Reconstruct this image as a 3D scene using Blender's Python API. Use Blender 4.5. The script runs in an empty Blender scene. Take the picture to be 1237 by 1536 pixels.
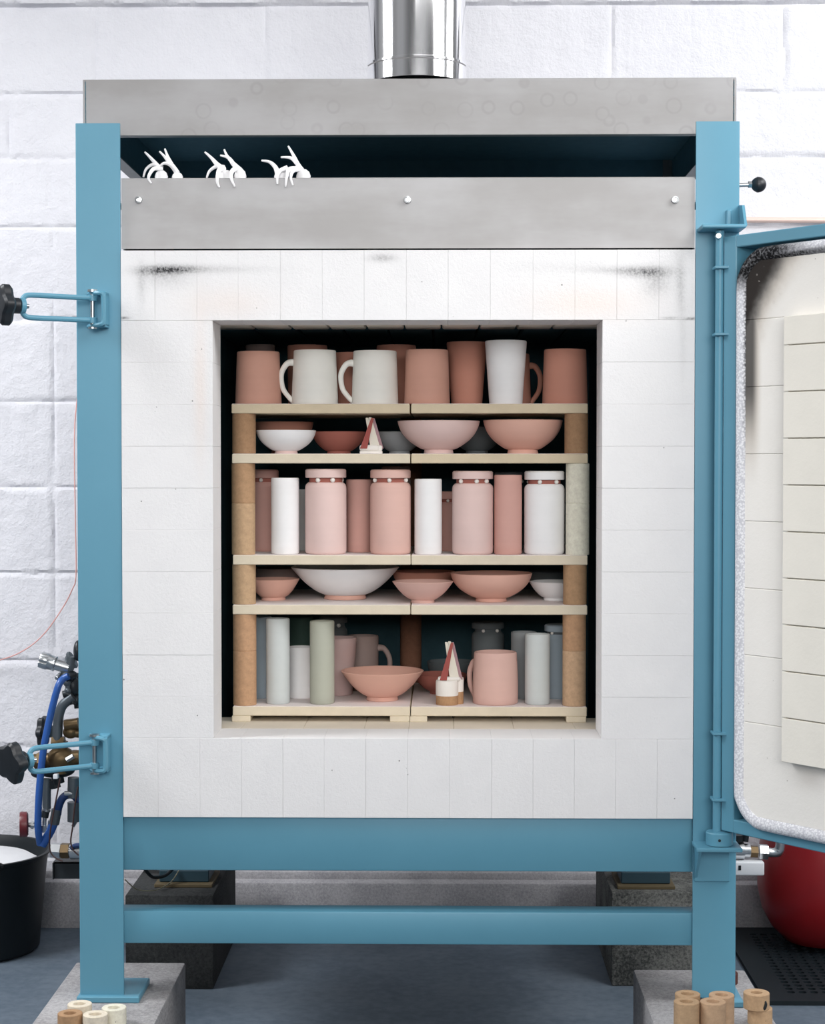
import bpy, bmesh, math, random
from mathutils import Vector, Matrix, noise
random.seed(7)
R = math.radians
C = bpy.context.scene.collection

# ------------------------------------------------------------------ camera
F, D, H, XC = 2700.0, 3.24, 1.20, 0.061
cam_d = bpy.data.cameras.new('camera')
cam = bpy.data.objects.new('camera', cam_d)
C.objects.link(cam)
cam.location = (XC, -D, H)
cam.rotation_euler = (R(90) - math.atan(78 / F), 0, math.atan(43.5 / F))
cam_d.sensor_fit = 'VERTICAL'
cam_d.sensor_height = 36.0
cam_d.lens = F / 1536 * 36.0
bpy.context.scene.camera = cam
CR = cam.rotation_euler.to_matrix()

def ray(px, py):
    return CR @ Vector(((px - 618.5) / F, -(py - 768) / F, -1.0))

def at(px, py, Y):
    """point of the place seen at that pixel, on the plane at depth Y"""
    d = ray(px, py)
    t = (Y + D) / d.y
    return Vector((XC + d.x * t, Y, H + d.z * t))

def xz(px, py, Y):
    p = at(px, py, Y)
    return p.x, p.z

def mpp(Y):
    return (Y + D) / F

# ------------------------------------------------------------------ materials
def lin(c):
    out = []
    for v in c[:3]:
        v = v / 255.0
        out.append(v / 12.92 if v <= 0.04045 else ((v + 0.055) / 1.055) ** 2.4)
    return (out[0], out[1], out[2], 1.0)

class N:
    """tiny node builder"""
    def __init__(s, name):
        s.m = bpy.data.materials.new(name)
        s.m.use_nodes = True
        s.t = s.m.node_tree
        s.b = s.t.nodes['Principled BSDF']
        s.tc = s.t.nodes.new('ShaderNodeTexCoord')
    def new(s, typ, **kw):
        n = s.t.nodes.new(typ)
        for k, v in kw.items():
            setattr(n, k, v)
        return n
    def link(s, a, b):
        s.t.links.new(a, b)
    def val(s, sock, v):
        if isinstance(v, bpy.types.NodeSocket):
            s.link(v, sock)
        else:
            sock.default_value = v
    def math(s, op, a, b=0.0, c=None, clamp=False):
        n = s.new('ShaderNodeMath', operation=op)
        n.use_clamp = clamp
        s.val(n.inputs[0], a)
        s.val(n.inputs[1], b)
        if c is not None:
            s.val(n.inputs[2], c)
        return n.outputs[0]
    def noise(s, scale, detail=3.0, rough=0.55, vec=None):
        n = s.new('ShaderNodeTexNoise')
        n.inputs['Scale'].default_value = scale
        n.inputs['Detail'].default_value = detail
        n.inputs['Roughness'].default_value = rough
        s.link(vec if vec is not None else s.tc.outputs['Object'], n.inputs['Vector'])
        return n.outputs['Fac']
    def voro(s, scale, feature='F1', rnd=1.0):
        n = s.new('ShaderNodeTexVoronoi', feature=feature)
        n.inputs['Scale'].default_value = scale
        n.inputs['Randomness'].default_value = rnd
        s.link(s.tc.outputs['Object'], n.inputs['Vector'])
        return n.outputs['Distance']
    def ramp(s, fac, a, b):
        n = s.new('ShaderNodeMapRange')
        n.interpolation_type = 'SMOOTHSTEP'
        s.val(n.inputs['Value'], fac)
        n.inputs['From Min'].default_value = a
        n.inputs['From Max'].default_value = b
        return n.outputs['Result']
    def mix(s, fac, a, b):
        n = s.new('ShaderNodeMix', data_type='RGBA')
        s.val(n.inputs[0], fac)
        s.val(n.inputs[6], a)
        s.val(n.inputs[7], b)
        return n.outputs[2]
    def bump(s, h, strength=0.3, dist=0.002, prev=None):
        n = s.new('ShaderNodeBump')
        n.inputs['Strength'].default_value = strength
        n.inputs['Distance'].default_value = dist
        s.link(h, n.inputs['Height'])
        if prev is not None:
            s.link(prev, n.inputs['Normal'])
        s.link(n.outputs['Normal'], s.b.inputs['Normal'])
        return n.outputs['Normal']
    def color(s, c):
        s.val(s.b.inputs['Base Color'], c)
    def xyz(s):
        n = s.new('ShaderNodeSeparateXYZ')
        s.link(s.tc.outputs['Object'], n.inputs[0])
        return n.outputs
    def blob(s, x, z, cx, cz, sx, sz):
        a = s.math('DIVIDE', s.math('SUBTRACT', x, cx), sx)
        b = s.math('DIVIDE', s.math('SUBTRACT', z, cz), sz)
        d = s.math('ADD', s.math('MULTIPLY', a, a), s.math('MULTIPLY', b, b))
        return s.math('EXPONENT', s.math('MULTIPLY', d, -1.0))
    def fin(s, rough=0.6, metal=0.0, spec=0.5):
        if not s.b.inputs['Roughness'].is_linked:
            s.b.inputs['Roughness'].default_value = rough
        s.b.inputs['Metallic'].default_value = metal
        s.b.inputs['Specular IOR Level'].default_value = spec
        return s.m

def plain(name, c, rough=0.6, metal=0.0, spec=0.5, var=0.06, scale=40.0, bump=0.0, bscale=300.0):
    n = N(name)
    c = lin(c)
    d = tuple(max(0, v * (1 - 2 * var)) for v in c[:3]) + (1,)
    l = tuple(min(1, v * (1 + var)) for v in c[:3]) + (1,)
    n.color(n.mix(n.noise(scale), d, l))
    if bump:
        n.bump(n.noise(bscale, 2.0), bump, 0.001)
    return n.fin(rough, metal, spec)

def ceramic(name, c, rough=0.72, speck=0.0):
    n = N(name)
    c = lin(c)
    d = tuple(v * 0.90 for v in c[:3]) + (1,)
    l = tuple(min(1, v * 1.04) for v in c[:3]) + (1,)
    mp = n.new('ShaderNodeMapping')
    mp.inputs['Scale'].default_value = (6, 6, 55)
    n.link(n.tc.outputs['Object'], mp.inputs['Vector'])
    f = n.math('ADD', n.math('MULTIPLY', n.noise(1.0, 3.0, 0.6, mp.outputs[0]), 0.5), n.math('MULTIPLY', n.noise(30.0), 0.5))
    n.color(n.mix(f, d, l))
    n.bump(n.noise(1.6, 2.0, 0.5, mp.outputs[0]), 0.12, 0.002)
    return n.fin(rough, 0.0, 0.25)

def prop_mat(name, c):
    n = N(name)
    c = lin(c)
    base = n.mix(n.noise(120.0, 4.0, 0.7), tuple(v * 0.62 for v in c[:3]) + (1,), tuple(min(1, v * 1.2) for v in c[:3]) + (1,))
    spots = n.ramp(n.voro(130.0), 0.16, 0.06)
    sel = n.ramp(n.noise(25.0), 0.55, 0.62)
    n.color(n.mix(n.math('MULTIPLY', spots, sel), base, tuple(v * 0.22 for v in c[:3]) + (1,)))
    n.bump(n.noise(220.0, 4.0, 0.7), 0.35, 0.0015)
    return n.fin(0.88, 0.0, 0.2)

M = {}
def teal():
    n = N('teal_paint')
    n.color(n.mix(n.noise(9.0, 4.0), lin((88, 145, 168)), lin((95, 152, 175))))
    n.bump(n.noise(500.0, 2.0), 0.06, 0.0006)
    return n.fin(0.42, 0.0, 0.45)
M['teal'] = teal()

def steel(name, rings, k=1.0):
    n = N(name)
    mp = n.new('ShaderNodeMapping')
    mp.inputs['Scale'].default_value = (3, 3, 12)
    n.link(n.tc.outputs['Object'], mp.inputs['Vector'])
    f = n.math('ADD', n.math('MULTIPLY', n.noise(1.0, 5.0, 0.6, mp.outputs[0]), 0.55), n.math('MULTIPLY', n.noise(5.0, 4.0, 0.6), 0.45))
    f = n.ramp(f, 0.36, 0.66)
    col = n.mix(f, lin((153 * k, 151 * k, 150 * k)), lin((170 * k, 169 * k, 170 * k)))
    if rings:
        v = n.voro(21.0, 'F1', 0.8)
        ring = n.math('MULTIPLY', n.ramp(v, 0.22, 0.27), n.ramp(v, 0.36, 0.29))
        disc = n.ramp(v, 0.34, 0.25)
        x, y, z = n.xyz()
        band = n.math('MULTIPLY', n.ramp(n.noise(4.0), 0.42, 0.60), 0.30)
        col = n.mix(n.math('MULTIPLY', ring, band), col, lin((128, 126, 126)))
        col = n.mix(n.math('MULTIPLY', disc, n.math('MULTIPLY', band, 0.35)), col, lin((150, 148, 147)))
    n.color(col)
    return n.fin(0.5, 0.25, 0.35)
M['steel'] = steel('brushed_steel', False)
M['steel_marked'] = steel('water_marked_steel', True, 0.94)

def chrome():
    n = N('polished_flue_steel')
    n.color((0.88, 0.88, 0.89, 1))
    return n.fin(0.11, 1.0)
M['chrome'] = chrome()
M['bright'] = plain('bright_zinc', (205, 208, 210), 0.28, 1.0, var=0.05)
M['brass'] = plain('aged_brass', (104, 86, 60), 0.42, 0.7, var=0.1)
M['gun'] = plain('grey_pipe', (92, 100, 106), 0.4, 0.5, var=0.1)
M['dark_metal'] = plain('dark_fitting', (38, 44, 48), 0.45, 0.4, var=0.1)
M['shade_box'] = plain('shaded_hood_inside', (100, 130, 142), 0.85, 0.0, 0.15, var=0.1)  # blue-grey tone stands in for the shade inside the hood
M['lining'] = plain('shaded_chamber_brick', (78, 110, 120), 0.95, 0.0, 0.1, var=0.15, scale=25)  # chamber shade put into the brick colour behind the cream front course
M['black_plastic'] = plain('black_plastic', (30, 34, 39), 0.42, 0.0, 0.5, var=0.05)
M['black_rubber'] = plain('black_rubber_tub', (11, 19, 24), 0.5, 0.0, 0.35, var=0.1)
M['mat'] = plain('black_mat_rubber', (17, 27, 33), 0.65, 0.0, 0.3, var=0.15)
M['blue_hose'] = plain('blue_hose', (44, 88, 160), 0.35, 0.0, 0.5, var=0.04)
M['navy_hose'] = plain('navy_hose', (24, 52, 100), 0.4, 0.0, 0.5, var=0.04)
M['red_knob'] = plain('dark_red_plastic', (96, 26, 34), 0.4, 0.0, 0.5, var=0.06)
M['red_gloss'] = plain('dark_red_gloss', (150, 28, 34), 0.34, 0.0, 0.5, var=0.12, scale=12)
M['white_plastic'] = plain('white_plastic', (236, 238, 242), 0.4, var=0.02)
M['copper'] = plain('copper_pipe', (222, 196, 186), 0.4, 0.1, var=0.05)
M['red_wire'] = plain('red_wire', (216, 164, 158), 0.5, var=0.03)
M['brown_wire'] = plain('brown_wire', (66, 44, 42), 0.5, var=0.03)
M['pale_wire'] = plain('pale_wire', (140, 136, 112), 0.5, var=0.03)
M['plaster'] = plain('white_plaster_lump', (226, 226, 228), 0.85, var=0.03)
M['plywood'] = plain('plywood_pad', (92, 80, 56), 0.8, var=0.12)
M['white_clay'] = plain('white_clay', (238, 233, 226), 0.85, 0.0, 0.2, var=0.04, bump=0.3, bscale=250)
M['ornament'] = plain('white_porcelain', (240, 239, 240), 0.38, var=0.02)
M['wood_shelf'] = plain('kiln_shelf', (216, 200, 172), 0.85, 0.0, 0.2, var=0.09, scale=28, bump=0.25, bscale=350)
M['wash_top'] = plain('white_kiln_wash', (240, 231, 229), 0.9, 0.0, 0.2, var=0.03)
M['cream_brick'] = plain('cream_fire_brick', (232, 222, 206), 0.9, 0.0, 0.2, var=0.05, scale=18, bump=0.3, bscale=160)

M['plug_brick'] = plain('pale_plug_brick', (242, 238, 228), 0.9, 0.0, 0.2, var=0.03, scale=18, bump=0.3, bscale=160)
M['pale_shelf'] = plain('pale_kiln_shelf', (224, 212, 190), 0.85, 0.0, 0.2, var=0.08, scale=28, bump=0.25, bscale=350)

def concrete(name, a, b):
    n = N(name)
    f = n.math('ADD', n.math('MULTIPLY', n.noise(170.0, 4.0, 0.75), 0.6), n.math('MULTIPLY', n.noise(9.0, 4.0), 0.4))
    n.color(n.mix(n.ramp(f, 0.35, 0.65), lin(a), lin(b)))
    n.bump(n.noise(160.0, 5.0, 0.7), 0.5, 0.003)
    return n.fin(0.92, 0.0, 0.2)
M['block'] = concrete('concrete_block', (138, 136, 137), (184, 182, 183))
M['block_coarse'] = concrete('coarse_concrete_block', (52, 54, 54), (122, 122, 118))  # speckle is its own, the low tone carries shade under the kiln
M['block_shade'] = concrete('shaded_concrete_block', (40, 42, 43), (66, 67, 67))  # concrete darkened in colour for the shade under the kiln
M['plinth'] = concrete('rough_painted_plinth', (148, 147, 151), (186, 184, 187))
M['teal_shadow'] = plain('shaded_teal_pad', (38, 66, 78), 0.6, var=0.1)  # frame teal with the rear feet's shade mixed into the colour

def floor_mat():
    n = N('painted_floor')
    f = n.math('ADD', n.math('MULTIPLY', n.noise(3.5, 5.0, 0.6), 0.6), n.math('MULTIPLY', n.noise(40.0, 4.0, 0.6), 0.4))
    n.color(n.mix(n.ramp(f, 0.35, 0.65), lin((84, 98, 112)), lin((108, 120, 132))))
    n.bump(n.noise(60.0, 4.0), 0.15, 0.002)
    return n.fin(0.62, 0.0, 0.35)
M['floor'] = floor_mat()

def wall_mat():
    n = N('white_painted_block')
    n.color(n.mix(n.noise(6.0, 4.0), lin((210, 210, 216)), lin((222, 222, 227))))
    mp = n.new('ShaderNodeMapping')
    mp.inputs['Scale'].default_value = (60, 60, 7)
    n.link(n.tc.outputs['Object'], mp.inputs['Vector'])
    b1 = n.bump(n.noise(110.0, 4.0, 0.65), 0.7, 0.004)
    n.bump(n.noise(1.0, 3.0, 0.5, mp.outputs[0]), 0.3, 0.004, b1)
    return n.fin(0.6, 0.0, 0.3)
M['wall'] = wall_mat()

# ------------------------------------------------------------------ mesh builder
class MB:
    def __init__(s):
        s.bm = bmesh.new()
    def box(s, x0, x1, y0, y1, z0, z1, bev=0.0, seg=1, mat=None):
        m = Matrix.Translation(((x0 + x1) / 2, (y0 + y1) / 2, (z0 + z1) / 2)) @ Matrix.Diagonal((abs(x1 - x0), abs(y1 - y0), abs(z1 - z0), 1))
        if mat is not None:
            m = mat @ m
        r = bmesh.ops.create_cube(s.bm, size=1.0, matrix=m)
        if bev:
            es = list({e for v in r['verts'] for e in v.link_edges})
            bmesh.ops.bevel(s.bm, geom=es, offset=bev, segments=seg, affect='EDGES', profile=0.5)
        return s
    def lathe(s, prof, c=(0, 0, 0), seg=48, mat=None):
        rings = []
        for r, z in prof:
            if r < 1e-6:
                ps = [Vector((c[0], c[1], c[2] + z))]
            else:
                ps = [Vector((c[0] + r * math.cos(2 * math.pi * k / seg), c[1] + r * math.sin(2 * math.pi * k / seg), c[2] + z)) for k in range(seg)]
            if mat is not None:
                ps = [mat @ p for p in ps]
            rings.append([s.bm.verts.new(p) for p in ps])
        for a, b in zip(rings, rings[1:]):
            for k in range(seg):
                q = (k + 1) % seg
                if len(a) == 1 and len(b) == 1:
                    continue
                if len(a) == 1:
                    s.bm.faces.new((a[0], b[k], b[q]))
                elif len(b) == 1:
                    s.bm.faces.new((a[k], b[0], a[q]))
                else:
                    s.bm.faces.new((a[k], b[k], b[q], a[q]))
        return s
    def tube(s, pts, rad, seg=12, closed=False, flat=1.0, smooth=6):
        P = [Vector(p) for p in pts]
        Rr = list(rad) if isinstance(rad, (list, tuple)) else [rad] * len(P)
        if smooth and len(P) > 2:
            Q, RR = [], []
            n = len(P)
            rng = n if closed else n - 1
            for i in range(rng):
                if closed:
                    p0, p1, p2, p3 = P[(i - 1) % n], P[i], P[(i + 1) % n], P[(i + 2) % n]
                    r1, r2 = Rr[i], Rr[(i + 1) % n]
                else:
                    p0, p1, p2, p3 = P[max(i - 1, 0)], P[i], P[i + 1], P[min(i + 2, n - 1)]
                    r1, r2 = Rr[i], Rr[i + 1]
                for k in range(smooth):
                    t = k / smooth
                    Q.append(0.5 * ((2 * p1) + (p2 - p0) * t + (2 * p0 - 5 * p1 + 4 * p2 - p3) * t * t + (3 * p1 - p0 - 3 * p2 + p3) * t ** 3))
                    RR.append(r1 + (r2 - r1) * t)
            if not closed:
                Q.append(P[-1]); RR.append(Rr[-1])
            P, Rr = Q, RR
        n = len(P)
        rings = []
        up = None
        for i in range(n):
            if closed:
                t = (P[(i + 1) % n] - P[(i - 1) % n]).normalized()
            else:
                t = (P[min(i + 1, n - 1)] - P[max(i - 1, 0)]).normalized()
            if up is None:
                up = Vector((0, 1, 0)) if abs(t.y) < 0.9 else Vector((0, 0, 1))
            a = (up - t * up.dot(t))
            if a.length < 1e-6:
                a = t.orthogonal()
            a.normalize()
            up = a
            b = t.cross(a)
            rings.append([s.bm.verts.new(P[i] + (a * math.cos(2 * math.pi * k / seg) * flat + b * math.sin(2 * math.pi * k / seg)) * Rr[i]) for k in range(seg)])
        for i in range(n if closed else n - 1):
            a, b = rings[i], rings[(i + 1) % n]
            for k in range(seg):
                q = (k + 1) % seg
                s.bm.faces.new((a[k], a[q], b[q], b[k]))
        if not closed:
            s.bm.faces.new(list(reversed(rings[0])))
            s.bm.faces.new(rings[-1])
        return s
    def cyl(s, p0, p1, r, seg=20, r2=None):
        return s.tube([p0, p1], [r, r if r2 is None else r2], seg, smooth=0)
    def ball(s, c, r, sx=1, sy=1, sz=1, seg=20):
        m = Matrix.Translation(c) @ Matrix.Diagonal((sx, sy, sz, 1))
        bmesh.ops.create_uvsphere(s.bm, u_segments=seg, v_segments=max(8, seg // 2), radius=r, matrix=m)
        return s
    def prism(s, poly, ext):
        """poly: list of 3D points, ext: extrusion vector"""
        e = Vector(ext)
        a = [s.bm.verts.new(Vector(p)) for p in poly]
        b = [s.bm.verts.new(Vector(p) + e) for p in poly]
        s.bm.faces.new(list(reversed(a)))
        s.bm.faces.new(b)
        n = len(a)
        for k in range(n):
            q = (k + 1) % n
            s.bm.faces.new((a[k], a[q], b[q], b[k]))
        return s
    def build(s, name, mat, parent=None, org=None, angle=35):
        bmesh.ops.recalc_face_normals(s.bm, faces=s.bm.faces[:])
        o0 = Vector(org) if org is not None else Vector((0, 0, 0))
        for v in s.bm.verts:
            v.co -= o0
        me = bpy.data.meshes.new(name)
        s.bm.to_mesh(me)
        s.bm.free()
        me.polygons.foreach_set('use_smooth', [True] * len(me.polygons))
        me.set_sharp_from_angle(angle=R(angle))
        me.materials.append(mat)
        o = bpy.data.objects.new(name, me)
        C.objects.link(o)
        if parent is not None:
            o.parent = parent
        elif org is not None:
            o.location = o0
        return o

def tag(o, label=None, cat=None, group=None, kind=None):
    if label: o['label'] = label
    if cat: o['category'] = cat
    if group: o['group'] = group
    if kind: o['kind'] = kind
    return o

def empty(name, loc, label, cat, group=None):
    o = bpy.data.objects.new(name, None)
    o.empty_display_size = 0.05
    C.objects.link(o)
    o.location = loc
    return tag(o, label, cat, group)

# ------------------------------------------------------------------ the room
WY = 1.39
b = MB().box(-4.5, 4.5, -6.0, WY + 0.2, -0.12, 0.0)
tag(b.build('floor', M['floor']), kind='structure')

def build_wall():
    b = MB()
    b.box(-4.5, 4.5, WY + 0.009, WY + 0.2, -0.1, 3.4)
    ys = [1120, 991, 860, 731, 602, 479, 341, 237, 142, 9]
    zs = [0.17] + [xz(60, y, WY)[1] for y in ys] + [xz(60, -120, WY)[1], xz(60, -250, WY)[1], xz(60, -380, WY)[1], 3.4]
    x80 = xz(80, 700, WY)[0]
    x142 = xz(142, 70, WY)[0]
    x1205 = xz(1212, 70, WY)[0]
    rows = []
    for i in range(len(zs) - 1):
        if i <= 7:
            xs = [x80 - 0.44 * k for k in range(8, 0, -1)] + [x80]
            xs += [x80 + 0.20 + (0.22 if i % 2 else 0.0) + 0.44 * k for k in range(11)]
        elif i == 9:
            xs = [x142 + 0.44 * k for k in range(-8, 12)]
        else:
            xs = [x142 + 0.22 + 0.44 * k for k in range(-9, 12)]
        rows.append([-4.5] + [x for x in xs if -4.45 < x < 4.45] + [4.5])
    # relief of the visible stretch: block faces, brushed paint, ragged mortar joints
    X0, X1, Z0, Z1 = -1.62, 1.68, 0.10, 2.44
    nx, nz = 440, 350
    nz_ = lambda p: noise.noise(p)
    off = [[random.uniform(-0.0015, 0.0015) for _ in r] for r in rows]
    verts = []
    for iz in range(nz + 1):
        z = Z0 + (Z1 - Z0) * iz / nz
        for ix in range(nx + 1):
            x = X0 + (X1 - X0) * ix / nx
            wob = 0.0045 * nz_(Vector((x * 9, z * 9, 3.1))) + 0.0025 * nz_(Vector((x * 40, z * 40, 8.3)))
            wz = z + wob
            wx = x + 0.0045 * nz_(Vector((x * 9, z * 9, 17.7))) + 0.002 * nz_(Vector((x * 40, z * 40, 28.3)))
            r = 0
            while r < len(rows) - 1 and wz > zs[r + 1]:
                r += 1
            dz = min(abs(wz - zs[r]), abs(wz - zs[r + 1]))
            row = rows[r]
            dx, c = 9.0, 0
            for q in range(len(row) - 1):
                if row[q] <= wx <= row[q + 1]:
                    c = q
                    dx = min(wx - row[q], row[q + 1] - wx)
                    break
            w = 0.008 + 0.003 * nz_(Vector((x * 5, z * 5, 40)))
            fz = max(0.0, 1 - dz / w)
            fx = max(0.0, 1 - dx / (w * 1.1)) * 0.75
            f = max(fz, fx)
            f = f * f * (3 - 2 * f)
            depth = 0.0085 * f * (0.75 + 0.5 * nz_(Vector((x * 6, z * 6, 60))))
            face = off[r][c] + (-0.012 if r >= 10 else 0.0)
            rough = 0.0015 * nz_(Vector((x * 70, z * 45, 0))) + 0.0016 * nz_(Vector((x * 22, z * 16, 5)))
            verts.append((x, WY + face + depth + rough, z))
    n1 = nx + 1
    faces = [(a, a + n1, a + n1 + 1, a + 1) for iz in range(nz) for a in range(iz * n1, iz * n1 + nx)]
    me = bpy.data.meshes.new('relief')
    me.from_pydata(verts, [], faces)
    b.bm.from_mesh(me)
    bpy.data.meshes.remove(me)
    g = 0.005
    for i, (z0, z1) in enumerate(zip(zs, zs[1:])):
        for x0, x1 in zip(rows[i], rows[i][1:]):
            if z1 > Z1:
                parts = [(x0, x1, max(z0, Z1))]
                if z0 < Z1:
                    parts += [(x0, min(x1, X0), z0), (max(x0, X1), x1, z0)]
            else:
                parts = [(x0, min(x1, X0), z0), (max(x0, X1), x1, z0)]
            for a, c, zz in parts:
                if c - a > 0.02:
                    b.box(a + g, c - g, WY - 0.0005, WY + 0.05, zz + g, z1 - g, 0.004, 2)
    return b.build('wall_back', M['wall'])
tag(build_wall(), kind='structure')
# two-step plinth at the foot of the wall
zA = xz(600, 1323, WY - 0.05)[1]
zB = xz(600, 1308, WY - 0.02)[1]
b = MB().box(-4.5, 4.5, WY - 0.06, WY + 0.02, -0.01, zA, 0.008, 2)
x = -4.2
b.box(-4.5, 4.5, WY - 0.02, WY + 0.02, zA - 0.01, zB, 0.006, 2)
tag(b.build('baseboard_back', M['plinth']), kind='structure')

# ------------------------------------------------------------------ kiln
LZ = 0.215                                  # top of the concrete blocks
K0 = Vector((0, 0.45, LZ))
kiln = empty('gas_kiln', K0, 'large front-loading kiln in a teal steel frame with white brick front and open door', 'kiln')
def kp(b, name, mat, parent=None, angle=35):
    return b.build(name, M[mat] if isinstance(mat, str) else mat, parent or kiln, K0, angle)

PLx0, PLx1 = xz(114, 400, 0)[0], xz(180.5, 400, 0)[0]
PRx0, PRx1 = xz(1043, 400, 0)[0], xz(1108.5, 400, 0)[0]
PT = xz(600, 183.5, 0)[1]
PD = 0.08
# front posts are angle sections: front flange and a web on the outer side
kp(MB().prism([(PLx0, PD, LZ + 0.012), (PLx0, 0.002, LZ + 0.012), (PLx0 + 0.002, 0, LZ + 0.012), (PLx1, 0, LZ + 0.012), (PLx1, 0.006, LZ + 0.012), (PLx0 + 0.006, 0.006, LZ + 0.012), (PLx0 + 0.006, PD, LZ + 0.012)], (0, 0, PT - LZ - 0.012)), 'post', 'teal')
kp(MB().prism([(PRx1, PD, LZ + 0.012), (PRx1, 0.003, LZ + 0.012), (PRx1 - 0.001, 0.001, LZ + 0.012), (PRx1 - 0.003, 0, LZ + 0.012), (PRx0, 0, LZ + 0.012), (PRx0, 0.006, LZ + 0.012), (PRx1 - 0.006, 0.006, LZ + 0.012), (PRx1 - 0.006, PD, LZ + 0.012)], (0, 0, PT - LZ - 0.012)), 'post', 'teal')
# rear posts stand under the hood
RY = 0.90
for x0, x1 in ((PLx0, PLx1), (PRx0, PRx1)):
    kp(MB().box(x0, x1, RY, RY + PD, LZ + 0.036, 1.62, 0.003, 2), 'post', 'teal')
# base plates
kp(MB().box(PLx0 - 0.004, PLx1 + 0.030, -0.012, 0.11, LZ, LZ + 0.012, 0.002), 'base_plate', 'teal')
kp(MB().box(PRx0 + 0.022, PRx1 + 0.012, -0.022, 0.11, LZ, LZ + 0.012, 0.002), 'base_plate', 'teal')
kp(MB().box(PLx0 + 0.005, PLx1 + 0.04, RY - 0.01, RY + 0.10, LZ + 0.0085, LZ + 0.036, 0.002), 'base_plate', 'teal_shadow')
kp(MB().box(PRx0 - 0.04, PRx1 - 0.005, RY - 0.01, RY + 0.10, LZ + 0.0085, LZ + 0.036, 0.002), 'base_plate', 'teal_shadow')
# rails
zt, zb = xz(610, 1226, 0.025)[1], xz(610, 1304.5, 0.025)[1]
kp(MB().box(PLx1 - 0.03, PRx0 + 0.03, 0.0125, 0.075, zb, zt + 0.01, 0.003, 2), 'rail', 'teal')
zt2, zb2 = xz(610, 1366.5, 0.015)[1], xz(610, 1415.5, 0.015)[1]
kp(MB().box(PLx1 - 0.03, PRx0 + 0.03, 0.0085, 0.058, zb2, zt2, 0.003, 2), 'rail', 'teal')
for x0, x1 in ((PLx0 + 0.008, PLx1 - 0.012), (PRx0 + 0.012, PRx1 - 0.008)):
    kp(MB().box(x0, x1, PD, RY, zb + 0.01, zt, 0.003, 2), 'rail', 'teal')
kp(MB().box(PLx1 - 0.002, PRx0 + 0.002, RY + 0.01, RY + 0.07, zb + 0.03, zt, 0.003, 2), 'rail', 'teal')

# casing (steel skin behind the posts), floor pan, roof
CX = PLx1 - 0.012
CX2 = PRx0 + 0.012
zroof = 1.66
kp(MB().box(CX, CX + 0.004, 0.10, 0.97, zt, zroof).box(CX2 - 0.004, CX2, 0.10, 0.97, zt, zroof).box(CX, CX2, 0.966, 0.97, zt, zroof), 'casing', 'steel')
kp(MB().box(CX, CX2, 0.10, 0.97, zt - 0.004, zt), 'base_pan', 'dark_metal')
kp(MB().box(CX, CX2, 0.02, 0.97, zroof, zroof + 0.004), 'roof_plate', 'shade_box')

# steel panel over the brick front
pz0, pz1 = xz(610, 372.5, 0.006)[1], xz(610, 267.5, 0.006)[1]
panel = kp(MB().box(PLx1 + 0.001, PRx0 - 0.001, 0.006, 0.0085, pz0, pz1).prism([(PLx1 + 0.001, 0.006, pz1), (PLx1 + 0.001, 0.0072, pz1 + 0.0016), (PLx1 + 0.001, 0.036, pz1 + 0.0016), (PLx1 + 0.001, 0.036, pz1)], (PRx0 - PLx1 - 0.002, 0, 0)), 'front_panel', 'steel')
for px in (208, 611, 1012):
    p = at(px, 300, 0.006)
    b = MB().lathe([(0, 0.004), (0.0032, 0.004), (0.0034, 0.007), (0.0062, 0.0065), (0.0068, 0.004), (0.007, -0.001), (0, -0.001)], seg=20,
                   mat=Matrix.Translation(p) @ Matrix.Rotation(R(90), 4, 'X'))
    kp(b, 'screw', 'bright', panel)

# hood
HY = 0.085
hx0, hz1 = xz(124, 119.5, HY)
hx1, hz0 = xz(1104, 201, HY)
HB = 0.96
t = 0.002
b = MB()
b.box(hx0, hx1, HY, HY + t, hz0, hz1, 0.0006)
b.box(hx0, hx0 + t, HY + t, HB, hz0, hz1).box(hx1 - t, hx1, HY + t, HB, hz0, hz1)
b.box(hx0, hx1, HB - t, HB, hz0, hz1)
# top sheet with a round outlet is split around the flue opening
fx, _ = xz(625, 100, 0.5)
fo = 0.085
b.box(hx0, fx - fo, HY + t, HB, hz1 - t, hz1).box(fx + fo, hx1, HY + t, HB, hz1 - t, hz1)
b.box(fx - fo, fx + fo, HY + t, 0.5 - fo, hz1 - t, hz1).box(fx - fo, fx + fo, 0.5 + fo, HB, hz1 - t, hz1)
# flanges
b.box(hx0 + t, hx0 + 0.026, HY + t, HB, hz0, hz0 + t).box(hx1 - 0.026, hx1 - t, HY + t, HB, hz0, hz0 + t).box(hx0 + 0.026, hx1 - 0.026, HY + t, HY + 0.02, hz0, hz0 + t)
hood = kp(b, 'hood', 'steel_marked')
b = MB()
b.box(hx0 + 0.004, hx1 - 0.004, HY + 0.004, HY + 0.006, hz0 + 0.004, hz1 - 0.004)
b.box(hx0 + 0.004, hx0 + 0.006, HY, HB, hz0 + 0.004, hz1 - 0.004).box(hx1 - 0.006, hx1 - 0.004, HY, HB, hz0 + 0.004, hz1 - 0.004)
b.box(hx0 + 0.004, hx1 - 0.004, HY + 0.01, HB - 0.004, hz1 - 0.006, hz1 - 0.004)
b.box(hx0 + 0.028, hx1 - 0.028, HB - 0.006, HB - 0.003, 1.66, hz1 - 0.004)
kp(b, 'hood_shade_liner', 'shade_box', hood)  # inner sheets added to carry the hood's shade tone

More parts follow.
